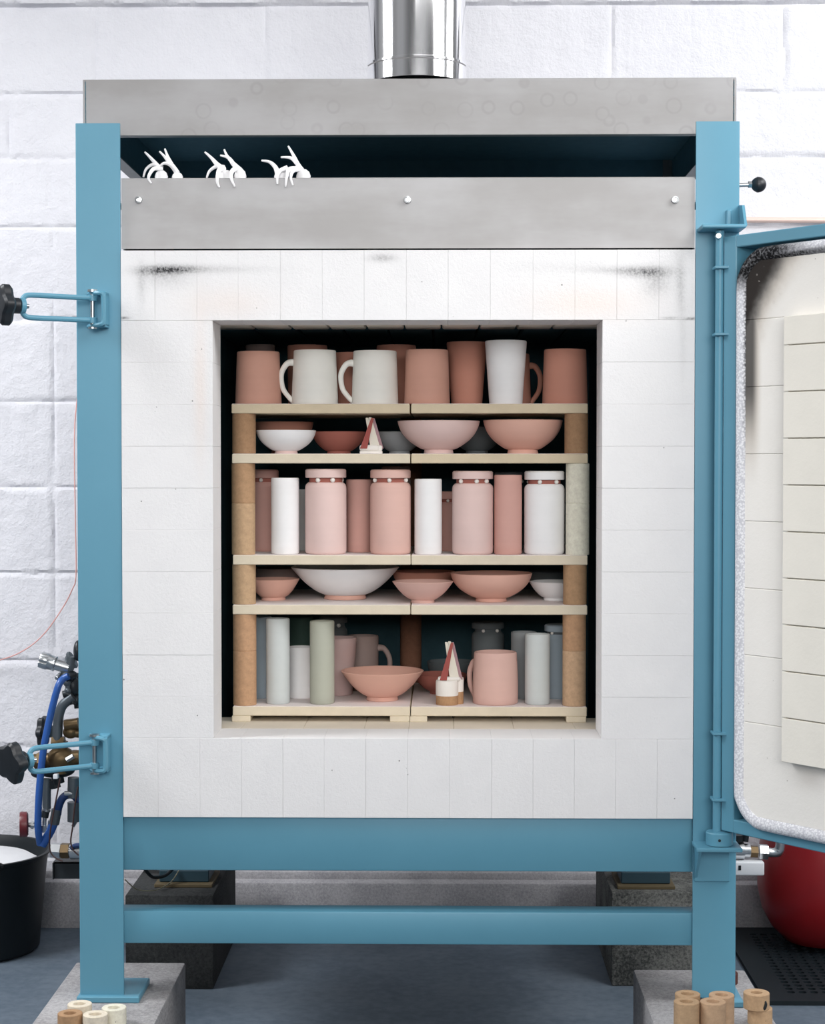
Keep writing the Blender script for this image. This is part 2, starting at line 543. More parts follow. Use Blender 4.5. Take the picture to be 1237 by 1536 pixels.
# --- brick front
BY = -0.003
BT = 0.115
ox0, oz1 = xz(318.5, 480.5, BY)
ox1, oz0 = xz(901.5, 1108.5, BY)
bx0, bx1 = PLx1 + 0.0012, PRx0 - 0.0012
bz1 = xz(610, 375, BY)[1]
bz0 = xz(610, 1227, BY)[1]
def brick_front_mat():
    n = N('white_fire_brick')
    x, y, z = n.xyz()
    ko = K0
    nz = n.noise(14.0, 4.0, 0.6)
    col = n.mix(nz, lin((228, 227, 228)), lin((238, 237, 237)))
    sp = n.noise(230.0, 3.0, 0.7)
    pits = n.math('MULTIPLY', n.ramp(n.voro(55.0), 0.10, 0.045), n.ramp(n.noise(20.0, 2.0), 0.60, 0.66))
    masks = None
    def B(px, py, sx, sz, amp):
        nonlocal masks
        X, Z = xz(px, py, BY)
        g = n.math('MULTIPLY', n.blob(x, z, X, Z - ko.z, sx * 0.0012, sz * 0.0012), amp)
        masks = g if masks is None else n.math('ADD', masks, g)
    B(262, 404, 42, 6, 0.95); B(232, 407, 30, 7, 0.5); B(250, 416, 34, 16, 0.30); B(212, 425, 7, 32, 0.25); B(340, 404, 60, 6, 0.22)
    B(968, 408, 38, 8, 0.75); B(985, 424, 22, 20, 0.40); B(930, 405, 60, 5, 0.25); B(1020, 425, 7, 38, 0.35); B(1024, 500, 5, 70, 0.12)
    B(573, 387, 20, 6, 0.5); B(185, 477, 9, 2, 0.9); B(1036, 478, 9, 2, 0.9); B(1005, 477, 12, 2, 0.5); B(850, 400, 80, 9, 0.10)
    gr = n.ramp(sp, 0.30, 0.72)
    soot = n.math('MULTIPLY', masks, n.math('ADD', n.math('MULTIPLY', gr, 0.5), 0.46), clamp=True)
    X, Z = xz(880, 455, BY)
    warm = n.math('MULTIPLY', n.blob(x, z, X, Z - ko.z, 0.10, 0.03), 0.35)
    X, Z = xz(340, 455, BY)
    warm = n.math('ADD', warm, n.math('MULTIPLY', n.blob(x, z, X, Z - ko.z, 0.08, 0.03), 0.25))
    X, Z = xz(300, 580, BY)
    warm = n.math('ADD', warm, n.math('MULTIPLY', n.blob(x, z, X, Z - ko.z, 0.012, 0.12), 0.3))
    col = n.mix(warm, col, lin((238, 214, 198)))
    col = n.mix(soot, col, lin((62, 62, 64)))
    col = n.mix(n.math('MULTIPLY', pits, 0.8), col, lin((90, 88, 86)))
    n.color(col)
    b1 = n.bump(n.noise(150.0, 5.0, 0.75), 0.42, 0.003)
    n.bump(n.math('SUBTRACT', 0.0, pits), 0.5, 0.003, b1)
    return n.fin(0.9, 0.0, 0.15)
b = MB()
def bricks(b, x0, x1, z0, z1, n, axis):
    for k in range(n):
        dy = random.uniform(-0.0003, 0.0003)
        if axis == 'x':
            a, c = x0 + (x1 - x0) * k / n, x0 + (x1 - x0) * (k + 1) / n
            b.box(a + 0.0001, c - 0.0001, BY + dy, BT, z0 + 0.0001, z1 - 0.0001, 0.00035)
        else:
            a, c = z0 + (z1 - z0) * k / n, z0 + (z1 - z0) * (k + 1) / n
            b.box(x0 + 0.0001, x1 - 0.0001, BY + dy, BT, a + 0.0001, c - 0.0001, 0.00035)
def bricks_at(b, xs, z0, z1):
    for a, c in zip(xs, xs[1:]):
        dy = random.uniform(-0.0003, 0.0003)
        b.box(a + 0.0001, c - 0.0001, BY + dy, BT, z0 + 0.0001, z1 - 0.0001, 0.00035)
xs = [bx0] + [xz(px, 420, BY)[0] for px in (232, 295, 357, 420, 483, 546, 609, 672, 735, 799, 862, 925, 988)] + [bx1]
bricks_at(b, xs, oz1, bz1)
xs = [bx0] + [xz(px, 1170, BY)[0] for px in (237, 300, 362, 424, 486, 548, 611, 674, 737, 799, 861, 923, 985)] + [bx1]
bricks_at(b, xs, bz0, oz0)
bricks(b, bx0, ox0, oz0, oz1, 10, 'z')
bricks(b, ox1, bx1, oz0, oz1, 10, 'z')
kp(b, 'brick_front', brick_front_mat())

# --- chamber
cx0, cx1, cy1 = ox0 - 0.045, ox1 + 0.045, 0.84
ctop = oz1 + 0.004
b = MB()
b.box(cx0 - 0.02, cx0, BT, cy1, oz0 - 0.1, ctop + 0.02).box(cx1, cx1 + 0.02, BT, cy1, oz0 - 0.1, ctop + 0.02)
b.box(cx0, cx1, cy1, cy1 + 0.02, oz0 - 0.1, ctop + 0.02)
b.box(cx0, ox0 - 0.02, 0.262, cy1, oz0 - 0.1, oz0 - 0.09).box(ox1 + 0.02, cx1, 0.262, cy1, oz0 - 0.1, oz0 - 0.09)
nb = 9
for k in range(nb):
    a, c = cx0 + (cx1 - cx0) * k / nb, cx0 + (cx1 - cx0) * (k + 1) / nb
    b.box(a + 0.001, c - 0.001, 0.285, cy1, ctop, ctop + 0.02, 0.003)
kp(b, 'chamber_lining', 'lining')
b = MB()
xs = [cx0] + [xz(px, 487, BT)[0] for px in (370, 428, 487, 545, 604, 662, 721, 779, 835)] + [cx1]
for a, c in zip(xs, xs[1:]):
    b.box(a + 0.0012, c - 0.0012, BT, 0.285, ctop, ctop + 0.05, 0.004, 2)
kp(b, 'ceiling_bricks', 'cream_brick')
# hearth: sill course and centre strip, narrow slots between the bricks
b = MB()
sx = [xz(px, 1083, 0.205)[0] for px in (369, 460, 549, 614, 680, 768, 858)]
xs = [ox0 - 0.03] + sx + [ox1 + 0.03]
for a, c in zip(xs, xs[1:]):
    b.box(a + 0.0002, c - 0.0002, BT - 0.1 + 0.1, 0.262, oz0 - 0.06, oz0, 0.0006)
    if a > ox0 and c < ox1:
        b.box(a + 0.0018, c - 0.0018, 0.262, cy1, oz0 - 0.06, oz0, 0.001)
kp(b, 'hearth_bricks', 'cream_brick')

# ------------------------------------------------------------------ latches
def lobed(c, axis, r, h, lobes=5):
    """lobed grip knob: disc with scallops, axis pointing outwards"""
    axis = Vector(axis).normalized()
    q = axis.to_track_quat('Z', 'Y').to_matrix().to_4x4()
    m = Matrix.Translation(c) @ q
    b = MB()
    seg = 60
    rings = []
    for rr, z in ((0.30, -0.9), (0.42, -0.85), (0.42, -0.35), (0.85, -0.30), (1.0, -0.12), (1.0, 0.30), (0.88, 0.46), (0.6, 0.5)):
        ring = []
        for k in range(seg):
            a = 2 * math.pi * k / seg
            s_ = 1.0 + (0.13 * math.cos(lobes * a) if rr > 0.5 else 0)
            ring.append(b.bm.verts.new(m @ Vector((r * rr * s_ * math.cos(a), r * rr * s_ * math.sin(a), h * z))))
        rings.append(ring)
    for a_, c_ in zip(rings, rings[1:]):
        for k in range(seg):
            q2 = (k + 1) % seg
            b.bm.faces.new((a_[k], a_[q2], c_[q2], c_[k]))
    b.bm.faces.new(list(reversed(rings[0])))
    b.bm.faces.new(rings[-1])
    return b

def latch(pxb, pyb, hpx, tipx, tipy, rr, kax=None):
    Yp = -0.028
    p = at(pxb, pyb, Yp)                 # pivot
    half = hpx * 0.0012 / 2
    tip = at(tipx, tipy, -0.10)
    d = (tip - p)
    d.z = 0
    L = d.length
    d.normalize()
    # bracket: back plate turned into a fork around the pin
    br = MB()
    xr = p.x + 0.022
    br.tube([(p.x - 0.012, -0.003, p.z + half), (p.x, Yp, p.z + half), (xr - 0.007, Yp - 0.012, p.z + half - 0.001), (xr - 0.001, Yp - 0.012, p.z + half - 0.008),
             (xr - 0.001, Yp - 0.012, p.z - half + 0.008), (xr - 0.007, Yp - 0.012, p.z - half + 0.001), (p.x, Yp, p.z - half), (p.x - 0.012, -0.003, p.z - half)], 0.0042, 8, smooth=3)
    br.box(p.x + 0.004, xr + 0.002, -0.030, 0.001, p.z + half - 0.003, p.z + half + 0.003, 0.001)
    br.box(p.x + 0.004, xr + 0.002, -0.030, 0.001, p.z - half - 0.003, p.z - half + 0.003, 0.001)
    br.box(xr - 0.003, xr + 0.002, -0.036, 0.001, p.z - half, p.z + half, 0.001)
    la = kp(br, 'latch', 'teal')
    kp(MB().cyl((p.x, Yp, p.z - half - 0.006), (p.x, Yp, p.z + half + 0.006), 0.004, 14).cyl((p.x, Yp, p.z + half + 0.002), (p.x, Yp, p.z + half + 0.006), 0.009, 18).cyl((p.x, Yp, p.z - half - 0.006), (p.x, Yp, p.z - half - 0.003), 0.008, 18), 'pin', 'bright', la)
    # swinging loop
    h2 = half - 0.009
    o = p
    def q(s_, z):
        return o + d * s_ + Vector((0, 0, z))
    lp = MB().tube([q(0.0, h2), q(L * 0.5, h2), q(L - 0.018, h2), q(L - 0.005, h2 - 0.003), q(L, h2 - 0.012), q(L, 0), q(L, -h2 + 0.012), q(L - 0.005, -h2 + 0.003), q(L - 0.018, -h2), q(L * 0.5, -h2), q(0.0, -h2)], 0.0048, 10, flat=1.0, smooth=3)
    m2 = (p + d * L)
    lp.tube([q(L - 0.004, 0), q(L + 0.004, 0)], 0.014, 18, smooth=0)
    lp.cyl((p.x, Yp, p.z + h2 - 0.005), (p.x, Yp, p.z + h2 + 0.005), 0.0085, 16).cyl((p.x, Yp, p.z - h2 - 0.005), (p.x, Yp, p.z - h2 + 0.005), 0.0085, 16)
    kp(lp, 'loop', 'teal', la)
    kp(MB().cyl(q(L - 0.012, 0), q(L + 0.035, 0), 0.0042, 14), 'stud', 'bright', la)
    kp(lobed(q(L + 0.030, 0), kax or d, rr, 0.028), 'knob', 'black_plastic', la)
latch(139, 464, 48, 33, 459, 0.033)
latch(142, 1131, 50, 44, 1144, 0.034, (-0.62, -0.75, -0.1))

# damper rod with ball knob on the right
p0, p1 = at(1106, 278, 0.04), at(1127, 277, 0.04)
rod = kp(MB().cyl(p0, p1, 0.0035, 14).cyl(p1 - Vector((0.006, 0, 0)), p1, 0.0065, 6), 'damper_rod', 'bright')
kp(MB().ball(at(1137.5, 277, 0.04), 0.0138, seg=28).cyl(at(1135, 277, 0.04), at(1138, 277, 0.04), 0.0141, 28), 'knob', 'black_plastic', rod)

# ------------------------------------------------------------------ door and hinge
hx, _ = xz(1077, 800, -0.03)
HYY = -0.032
def hz(py):
    return xz(1077, py, HYY)[1]
# brackets on the post
bt = MB()
z0 = hz(345)
bt.box(PRx0 + 0.002, PRx1 + 0.0025, -0.062, 0.002, z0, z0 + 0.007, 0.002)
bt.prism([(PRx1 - 0.001, -0.060, z0 + 0.004), (PRx1 - 0.001, 0.0, z0 + 0.004), (PRx1 - 0.001, 0.0, z0 + 0.048), (PRx1 - 0.001, -0.03, z0 + 0.044)], (0.005, 0, 0))
bt.box(PRx1 - 0.024, PRx1 - 0.015, -0.006, 0.001, z0 + 0.004, z0 + 0.040, 0.002)
kp(bt, 'hinge_bracket', 'teal')
bb = MB()
z1 = hz(1267)
bb.box(PRx0 - 0.002, PRx1 + 0.001, -0.065, 0.001, z1 - 0.007, z1, 0.0015)
bb.prism([(PRx0 + 0.002, -0.0, z1 - 0.004), (PRx0 + 0.002, -0.062, z1 - 0.007), (PRx0 + 0.002, -0.0, z1 - 0.072)], (0.005, 0, 0))
bb.box(PRx0 + 0.002, PRx1 - 0.012, -0.006, 0.001, z1 - 0.073, z1 - 0.004, 0.0015)
kp(bb, 'hinge_bracket', 'teal')
P0 = at(1083, 800, -0.040)
u = Vector((0.619, -0.785, 0)).normalized()
n_in = Vector((-u.y * -1.0, 0, 0))
n_in = Vector((u.y, -u.x, 0)).normalized()      # faces the camera side
if n_in.y > 0:
    n_in = -n_in
def door_u(px):
    d = ray(px, 768)
    o = Vector((XC, -D, H))
    # o + d t on plane through P0 with normal n_in
    t_ = (P0 - o).dot(n_in) / d.dot(n_in)
    q = o + d * t_
    return (q - P0).dot(u)
def dp(uu, z, w=0.0):
    return Vector((P0.x, P0.y, 0)) + u * uu + n_in * w + Vector((0, 0, z))
MD = Matrix(((u.x, n_in.x, 0, P0.x), (u.y, n_in.y, 0, P0.y), (0, 0, 1, 0), (0, 0, 0, 1)))   # (u, w, z) -> world
def z_on(px, py):
    d = ray(px, py)
    o = Vector((XC, -D, H))
    t_ = (P0 - o).dot(n_in) / d.dot(n_in)
    return (o + d * t_).z
DZ1 = z_on(1110, 352)
DZ0 = z_on(1110, 1252)
DW = 1.02
fw = 0.030
b = MB()
b.box(0, fw, -0.05, 0.0, DZ0, DZ1, 0.0015, mat=MD)
b.box(DW - fw, DW, -0.05, 0.0, DZ0, DZ1, 0.0015, mat=MD)
b.box(fw - 0.001, DW - fw + 0.001, -0.05, 0.0, DZ1 - 0.021, DZ1, 0.0015, mat=MD)
b.box(fw - 0.001, DW - fw + 0.001, -0.05, 0.0, DZ0, DZ0 + 0.024, 0.0015, mat=MD)
b.box(0.002, DW - 0.002, -0.055, -0.05, DZ0 + 0.002, DZ1 - 0.002, mat=MD)
door = kp(b, 'door', 'teal')
gu = door_u(1117)
gz1 = z_on(1150, 381)
gz0 = z_on(1150, 1235)
gr = 0.0125
rad = 0.055
pts = []
gu2 = DW - gu
def corner(cu, cz, a0, a1):
    for k in range(5):
        a = R(a0 + (a1 - a0) * k / 4)
        pts.append(dp(cu + rad * math.cos(a), cz + rad * math.sin(a), 0.006))
corner(gu + rad, gz1 - rad, 180, 90)
for k in range(1, 8):
    pts.append(dp(gu + rad + (gu2 - gu - 2 * rad) * k / 8, gz1, 0.006))
corner(gu2 - rad, gz1 - rad, 90, 0)
for k in range(1, 8):
    pts.append(dp(gu2, gz1 - rad + (gz0 - gz1 + 2 * rad) * k / 8, 0.006))
corner(gu2 - rad, gz0 + rad, 0, -90)
for k in range(1, 8):
    pts.append(dp(gu2 - rad - (gu2 - gu - 2 * rad) * k / 8, gz0, 0.006))
corner(gu + rad, gz0 + rad, -90, -180)
for k in range(1, 8):
    pts.append(dp(gu, gz0 + rad + (gz1 - gz0 - 2 * rad) * k / 8, 0.006))

GU, GZ1 = dp(gu, 0).x - K0.x, gz1 - K0.z
def rope_mat():
    n = N('white_braided_rope')
    x, y, z = n.xyz()
    # braid: two diagonal waves
    w1 = n.new('ShaderNodeTexVoronoi')
    w1.inputs['Scale'].default_value = 260.0
    n.link(n.tc.outputs['Object'], w1.inputs['Vector'])
    d1 = w1.outputs['Distance']
    # soot towards the upper hinge corner
    gx = n.math('SUBTRACT', x, GU)
    fz = n.ramp(z, GZ1 - 0.40, GZ1 - 0.16)
    fx_ = n.ramp(gx, 0.085, 0.0)
    inner = n.ramp(n.math('ADD', gx, n.math('MULTIPLY', n.math('SUBTRACT', d1, 0.5), 0.006)), -0.0085, 0.0005)
    top_in = n.math('MULTIPLY', n.math('MULTIPLY', n.ramp(z, GZ1 + 0.004, GZ1 - 0.007), n.ramp(z, GZ1 - 0.075, GZ1 - 0.03)), n.ramp(gx, 0.24, 0.03))
    side = n.math('MULTIPLY', n.math('MULTIPLY', inner, fz), n.ramp(gx, 0.10, 0.03))
    soot = n.math('MAXIMUM', side, top_in)
    soot = n.math('MULTIPLY', soot, n.math('ADD', 0.42, n.math('MULTIPLY', n.noise(220.0, 3.0), 1.1)), clamp=True)
    col = n.mix(n.ramp(d1, 0.2, 0.75), lin((238, 239, 243)), lin((204, 205, 212)))
    n.color(n.mix(soot, col, lin((26, 26, 28))))
    n.bump(d1, 0.35, -0.0015)
    return n.fin(0.9, 0.0, 0.15)
kp(MB().tube(pts, gr, 16, closed=True, smooth=4), 'gasket_rope', rope_mat(), door)

def door_brick_mat():
    n = N('door_fire_brick')
    x, y, z = n.xyz()
    col = n.mix(n.noise(10.0, 4.0), lin((238, 235, 229)), lin((246, 243, 238)))
    # distance into the door from the sooty upper corner, along the door and downwards
    a = n.math('DIVIDE', n.math('SUBTRACT', x, GU + 0.112), 0.105)
    c = n.math('DIVIDE', n.math('SUBTRACT', z, GZ1 - 0.235), 0.222)
    rr = n.math('SQRT', n.math('ADD', n.math('MULTIPLY', a, a), n.math('MULTIPLY', c, c)))
    rr = n.math('ADD', rr, n.math('MULTIPLY', n.math('SUBTRACT', n.noise(40.0, 4.0), 0.5), 0.10))
    q = n.math('MULTIPLY', n.ramp(rr, 0.88, 1.24), n.ramp(x, GU + 0.115, GU + 0.03))
    q = n.math('MULTIPLY', q, n.ramp(z, GZ1 - 0.34, GZ1 - 0.12))
    e = n.math('MULTIPLY', n.ramp(x, GU + 0.022, GU + 0.006), n.math('MULTIPLY', n.ramp(z, GZ1 - 0.42, GZ1 - 0.22), 0.9))
    q = n.math('MAXIMUM', q, e)
    chips = n.math('MULTIPLY', n.ramp(n.voro(70.0), 0.28, 0.2), n.math('MULTIPLY', n.blob(x, z, GU + 0.024, GZ1 - 0.052, 0.02, 0.03), n.ramp(n.noise(33.0), 0.48, 0.54)))
    brown = n.mix(n.ramp(q, 0.15, 0.95), lin((166, 148, 126)), lin((52, 48, 46)))
    col = n.mix(q, col, brown)
    col = n.mix(n.math('MULTIPLY', chips, 0.8), col, lin((200, 192, 186)))
    X, Z = dp(door_u(1213), 0).x - K0.x, z_on(1213, 1162) - K0.z
    col = n.mix(n.math('MULTIPLY', n.blob(x, z, X, Z, 0.022, 0.022), 0.30), col, lin((120, 104, 92)))
    pits = n.math('MULTIPLY', n.ramp(n.voro(60.0), 0.10, 0.05), n.ramp(n.noise(22.0, 2.0), 0.60, 0.66))
    n.color(n.mix(n.math('MULTIPLY', pits, 0.6), col, lin((120, 112, 104))))
    n.bump(n.noise(120.0, 5.0, 0.7), 0.25, 0.0025)
    return n.fin(0.9, 0.0, 0.15)
dbm = door_brick_mat()
lu0, lu1 = gu + 0.010, gu2 - 0.010
lz0, lz1 = gz0 + 0.010, gz1 - 0.010
b = MB()
rows = [lz1, z_on(1160, 478), z_on(1160, 579), z_on(1160, 683), z_on(1160, 784), z_on(1160, 826 + 1.0), z_on(1160, 927), z_on(1160, 1027), z_on(1160, 1127), lz0]
rows = [lz1] + [z_on(1160, 478 + 101.5 * k) for k in range(7)] + [lz0]
for za, zc in zip(rows, rows[1:]):
    b.box(lu0, lu1, -0.045, 0.012 + random.uniform(-0.0004, 0.0004), zc + 0.0002, za - 0.0002, 0.0012, mat=MD)
kp(b, 'door_bricks', dbm, door)
b = MB()
pu = door_u(1193.5)
gy = [475] + [519 + 69.4 * k for k in range(9)] + [1141]
zz = [z_on(1196, y) for y in gy]
for za, zc in zip(zz, zz[1:]):
    b.box(pu, DW - pu, 0.010, 0.034 + random.uniform(-0.0004, 0.0004), zc + 0.0010, za - 0.0010, 0.0008, 1, mat=MD)
b.box(pu + 0.004, DW - pu - 0.004, 0.010, 0.026, zz[-1] + 0.002, zz[0] - 0.002, mat=MD)
kp(b, 'door_plug', 'plug_brick', door)
# hinge tube, knuckle tabs, collar
zt_, zb_ = hz(346), hz(1250)
hp = MB().cyl((hx, HYY, zb_), (hx, HYY, zt_), 0.0078, 24)
hp.build_ = None
kp(hp, 'hinge_tube', 'teal', door)
for py in (402, 502, 1099, 1198):
    z = hz(py)
    kp(MB().box(hx - 0.011, hx + 0.018, HYY - 0.018, HYY + 0.014, z - 0.0025, z + 0.0025, 0.001), 'hinge_tab', 'teal', door)
for a, c in ((402, 502), (1099, 1198)):
    kp(MB().box(hx + 0.0105, hx + 0.0145, HYY - 0.014, HYY + 0.010, hz(c), hz(a), 0.001), 'hinge_tab', 'teal', door)
zc = hz(1246)
b = MB().lathe([(0.0, 0.0), (0.0075, 0.0), (0.0225, -0.001), (0.024, -0.003), (0.024, -0.024), (0.0, -0.024)], (hx + 0.004, HYY, zc), 36)
col_ = kp(b, 'collar', 'teal')
kp(MB().cyl((hx + 0.001, HYY - 0.0246, zc - 0.013), (hx + 0.001, HYY - 0.015, zc - 0.013), 0.0026, 12), 'screw_hole', 'dark_metal', col_)
p = at(1077, 354, HYY - 0.012)
kp(MB().lathe([(0, 0.005), (0.0045, 0.0045), (0.0055, 0.001), (0.0055, -0.006), (0, -0.006)], seg=16, mat=Matrix.Translation(p) @ Matrix.Rotation(R(90), 4, 'X')), 'screw', 'bright')

# ------------------------------------------------------------------ flue pipe above the hood
FY = 0.5
fr = 74.5 * mpp(FY - 0.05)
fz0 = xz(625, 112, FY - fr)[1]
fz1 = xz(625, 84, FY - fr)[1]
fl = empty('flue_pipe', (fx, FY, fz0), 'polished steel flue pipe rising above the hood', 'flue pipe')
b = MB().lathe([(fr - 0.003, 0.0), (fr, 0.0), (fr, fz1 - fz0 - 0.004), (fr + 0.002, fz1 - fz0 - 0.002), (fr + 0.002, fz1 - fz0 + 0.002), (fr - 0.003, fz1 - fz0 + 0.004), (fr - 0.003, 0.0)], (0, 0, 0), 96)
b.build('collar', M['chrome'], fl)
b = MB().lathe([(fr - 0.0045, 0.006), (fr - 0.0015, 0.006), (fr - 0.0015, 1.35), (fr - 0.0045, 1.35), (fr - 0.0045, 0.006)], (0, 0, 0), 96)
b.build('pipe', M['chrome'], fl)
for a in (20, 160, 200, 340):
    ca, sa = math.cos(R(a)), math.sin(R(a))
    b = MB().box((fr - 0.012) * ca - 0.002, (fr - 0.012) * ca + 0.002, (fr - 0.012) * sa - 0.002, (fr - 0.012) * sa + 0.002, hz1 - fz0, 0.03)
    b.build('spacer', M['dark_metal'], fl)

# ------------------------------------------------------------------ white clawed ornaments on the steel ledge
def ornament(label, body, claws, Y=0.021):
    c = at(body[0], 267, Y)
    zt = pz1 + 0.0017
    o = empty('clawed_ornament', (c.x, Y, zt), label, 'ornament', 'white clawed ornaments on the steel ledge')
    rx = body[1] * 0.0012
    b = MB()
    h = body[2] * 0.0012
    b.lathe([(0, 0), (rx * 0.95, 0.0), (rx, h * 0.3), (rx * 0.8, h * 0.75), (rx * 0.4, h), (0, h * 1.02)], (c.x, Y, zt), 20)
    b.build('body', M['ornament'], o, (c.x, Y, zt))
    for cl in claws:
        pts, rr, yo = [], [], cl[1]
        n_ = len(cl[0])
        for k, (px, py) in enumerate(cl[0]):
            f = k / (n_ - 1)
            pts.append(at(px, py, Y + yo[0] + (yo[1] - yo[0]) * min(1.0, f * 2.0)))
            rr.append((cl[2] * (1 - f) + 1.3 * f) * 0.0012)
        MB().tube(pts, rr, 10, smooth=6).build('claw', M['ornament'], o, (c.x, Y, zt))
    return o
fr_ = (-0.004, -0.0225)
bk_ = (0.0, 0.006)
ornament('leftmost white ornament on the ledge, one horn up and two claws down', (242, 10, 13), [
    ([(240, 254), (234, 246), (225, 236), (217, 228)], bk_, 4.2),
    ([(243, 252), (230, 247), (219, 254), (215, 266)], bk_, 3.4),
    ([(243, 254), (231, 253), (224, 262), (223, 269), (227, 275)], fr_, 3.6)])
ornament('second white ornament from the left on the ledge, forked horns', (266, 8.5, 10), [
    ([(266, 260), (258, 248), (251, 240), (246, 234), (239, 227)], bk_, 4.4),
    ([(258, 247), (253, 238), (250, 231), (247, 223)], bk_, 3.0),
    ([(264, 256), (255, 247), (246, 245), (240, 249)], (0.0, -0.008), 4.0)])
ornament('third white ornament from the left on the ledge, single curved horn up', (339, 11, 13), [
    ([(334, 254), (325, 246), (317, 237), (307, 228)], bk_, 4.8),
    ([(336, 251), (324, 250), (314, 257), (310, 267)], bk_, 3.6),
    ([(336, 253), (329, 255), (326, 265), (326, 274), (329, 281)], fr_, 4.4)])
ornament('fourth white ornament from the left on the ledge, two horns and one claw hanging', (360, 9.5, 15), [
    ([(360, 256), (350, 246), (343, 237), (330, 233)], bk_, 5.0),
    ([(349, 245), (342, 236), (339, 231), (336, 224)], bk_, 3.0),
    ([(356, 252), (348, 257), (347, 268), (352, 280)], fr_, 4.4)])
ornament('fifth white ornament from the left on the ledge, long horn bent sideways', (421, 10, 13), [
    ([(417, 262), (413, 251), (404, 243), (392, 241)], bk_, 4.6),
    ([(428, 254), (420, 256), (416, 264), (416, 276)], fr_, 4.2),
    ([(430, 252), (424, 254), (418, 266)], (0.0, -0.004), 4.0)])
ornament('rightmost white ornament on the ledge with the tallest horn', (455, 11, 14), [
    ([(452, 256), (446, 246), (440, 233), (432, 219)], bk_, 5.0),
    ([(445, 245), (438, 238), (430, 236), (421, 236)], bk_, 3.4),
    ([(448, 254), (434, 254), (430, 266), (428, 280)], fr_, 4.6),
    ([(452, 254), (440, 256), (436, 266), (439, 278)], (-0.003, -0.0225), 4.0)])

# ------------------------------------------------------------------ kiln furniture
SY0, SY1 = 0.20, 0.62
SHZ = [xz(610, y, SY0)[1] for y in (605.5, 680.5, 832.8, 907.5, 1059.8)]   # shelf tops
ST = 0.0185
FLOORZ = oz0
sxl = (xz(348.5, 800, SY0)[0], xz(615.2, 800, SY0)[0])
sxr = (xz(617.0, 800, SY0)[0], xz(881.5, 800, SY0)[0])
lev = ['top', 'second', 'middle', 'fourth', 'bottom']
def shelf(name_lv, side, x0, x1, z, i):
    jx = random.uniform(-0.0012, 0.0012)
    c = Vector(((x0 + x1) / 2 + jx, (SY0 + SY1) / 2, z - ST))
    lbl = {'top': 'under the mugs and tumblers', 'second': 'under the upper row of bowls', 'middle': 'under the lidded jars',
           'fourth': 'under the lower row of bowls', 'bottom': 'resting on small feet'}[name_lv]
    o = MB().box(x0 + jx, x1 + jx, SY0, SY1, z - ST, z - 0.0006, 0.0012).build('kiln_shelf', M['wood_shelf' if i < 2 and not (i == 1 and side == 'left') else 'pale_shelf'], None, c)
    tag(o, f'{side}-hand sand-coloured kiln shelf {lbl}, {name_lv} level', 'kiln shelf', 'kiln shelves')
    MB().box(x0 + jx + 0.0012, x1 + jx - 0.0012, SY0 + 0.0012, SY1 - 0.001, z - 0.0008, z).build('kiln_wash', M['wash_top'], o, c)
for i, z in enumerate(SHZ):
    shelf(lev[i], 'left', sxl[0], sxl[1], z, i)
    shelf(lev[i], 'right', sxr[0], sxr[1], z, i)
# feet under the bottom shelves
zb5 = SHZ[4] - ST
for (a, c, lbl) in ((347.5, 375.5, 'outer foot block under the left bottom shelf'), (584.5, 614.0, 'inner foot block under the left bottom shelf'),
                    (612.8 + 1.6, 640.5, 'inner foot block under the right bottom shelf'), (849, 879, 'outer foot block under the right bottom shelf')):
    x0, x1 = xz(a, 1078, SY0)[0], xz(c, 1078, SY0)[0]
    o = MB().box(x0, x1, SY0 + 0.0005, SY0 + 0.06, FLOORZ, zb5, 0.0012).build('foot_block', M['pale_shelf'], None, Vector(((x0 + x1) / 2, SY0 + 0.03, FLOORZ)))
    tag(o, 'small sand-coloured ' + lbl, 'kiln furniture', 'shelf foot blocks')
    MB
for (xa, xb, side) in ((sxl[0], sxl[1], 'left'), (sxr[0], sxr[1], 'right')):
    o = MB().box(xa + 0.02, xb - 0.02, SY1 - 0.05, SY1 - 0.01, FLOORZ + 0.0006, zb5, 0.001).build('foot_block', M['wood_shelf'], None, Vector(((xa + xb) / 2, SY1 - 0.03, FLOORZ)))
    tag(o, f'long rear foot bar in the dark under the {side} bottom shelf', 'kiln furniture', 'shelf foot blocks')

def prop_prof(r, h, ri):
    e = 0.001
    return [(ri, e), (ri + e, 0), (r - e, 0), (r, e), (r, h - e), (r - e, h), (ri + e, h), (ri, h - e), (ri, e)]
pm = {'tan': prop_mat('tan_prop', (196, 164, 130)), 'orange': prop_mat('orange_prop', (196, 156, 122)), 'cream': prop_mat('cream_prop', (244, 234, 216)),
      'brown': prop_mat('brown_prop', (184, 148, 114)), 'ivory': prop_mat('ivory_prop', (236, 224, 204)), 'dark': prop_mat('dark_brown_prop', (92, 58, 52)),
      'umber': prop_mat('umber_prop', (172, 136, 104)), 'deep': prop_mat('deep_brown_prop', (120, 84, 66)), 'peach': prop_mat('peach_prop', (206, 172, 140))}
def kprop(x, y, z, h, mat, label, group='shelf props in the kiln', r=0.0226, ri=0.010):
    o = MB().lathe(prop_prof(r, h, ri), (0, 0, 0), 40).build('kiln_prop', pm[mat])
    o.location = (x, y, z)
    return tag(o, label, 'kiln prop', group)
PRY = SY0 + 0.0232
pxl = lambda px, y: xz(px, y, PRY)[0]
def gap(i):   # between shelf i (above) and i+1 (below)
    return SHZ[i + 1], SHZ[i] - ST
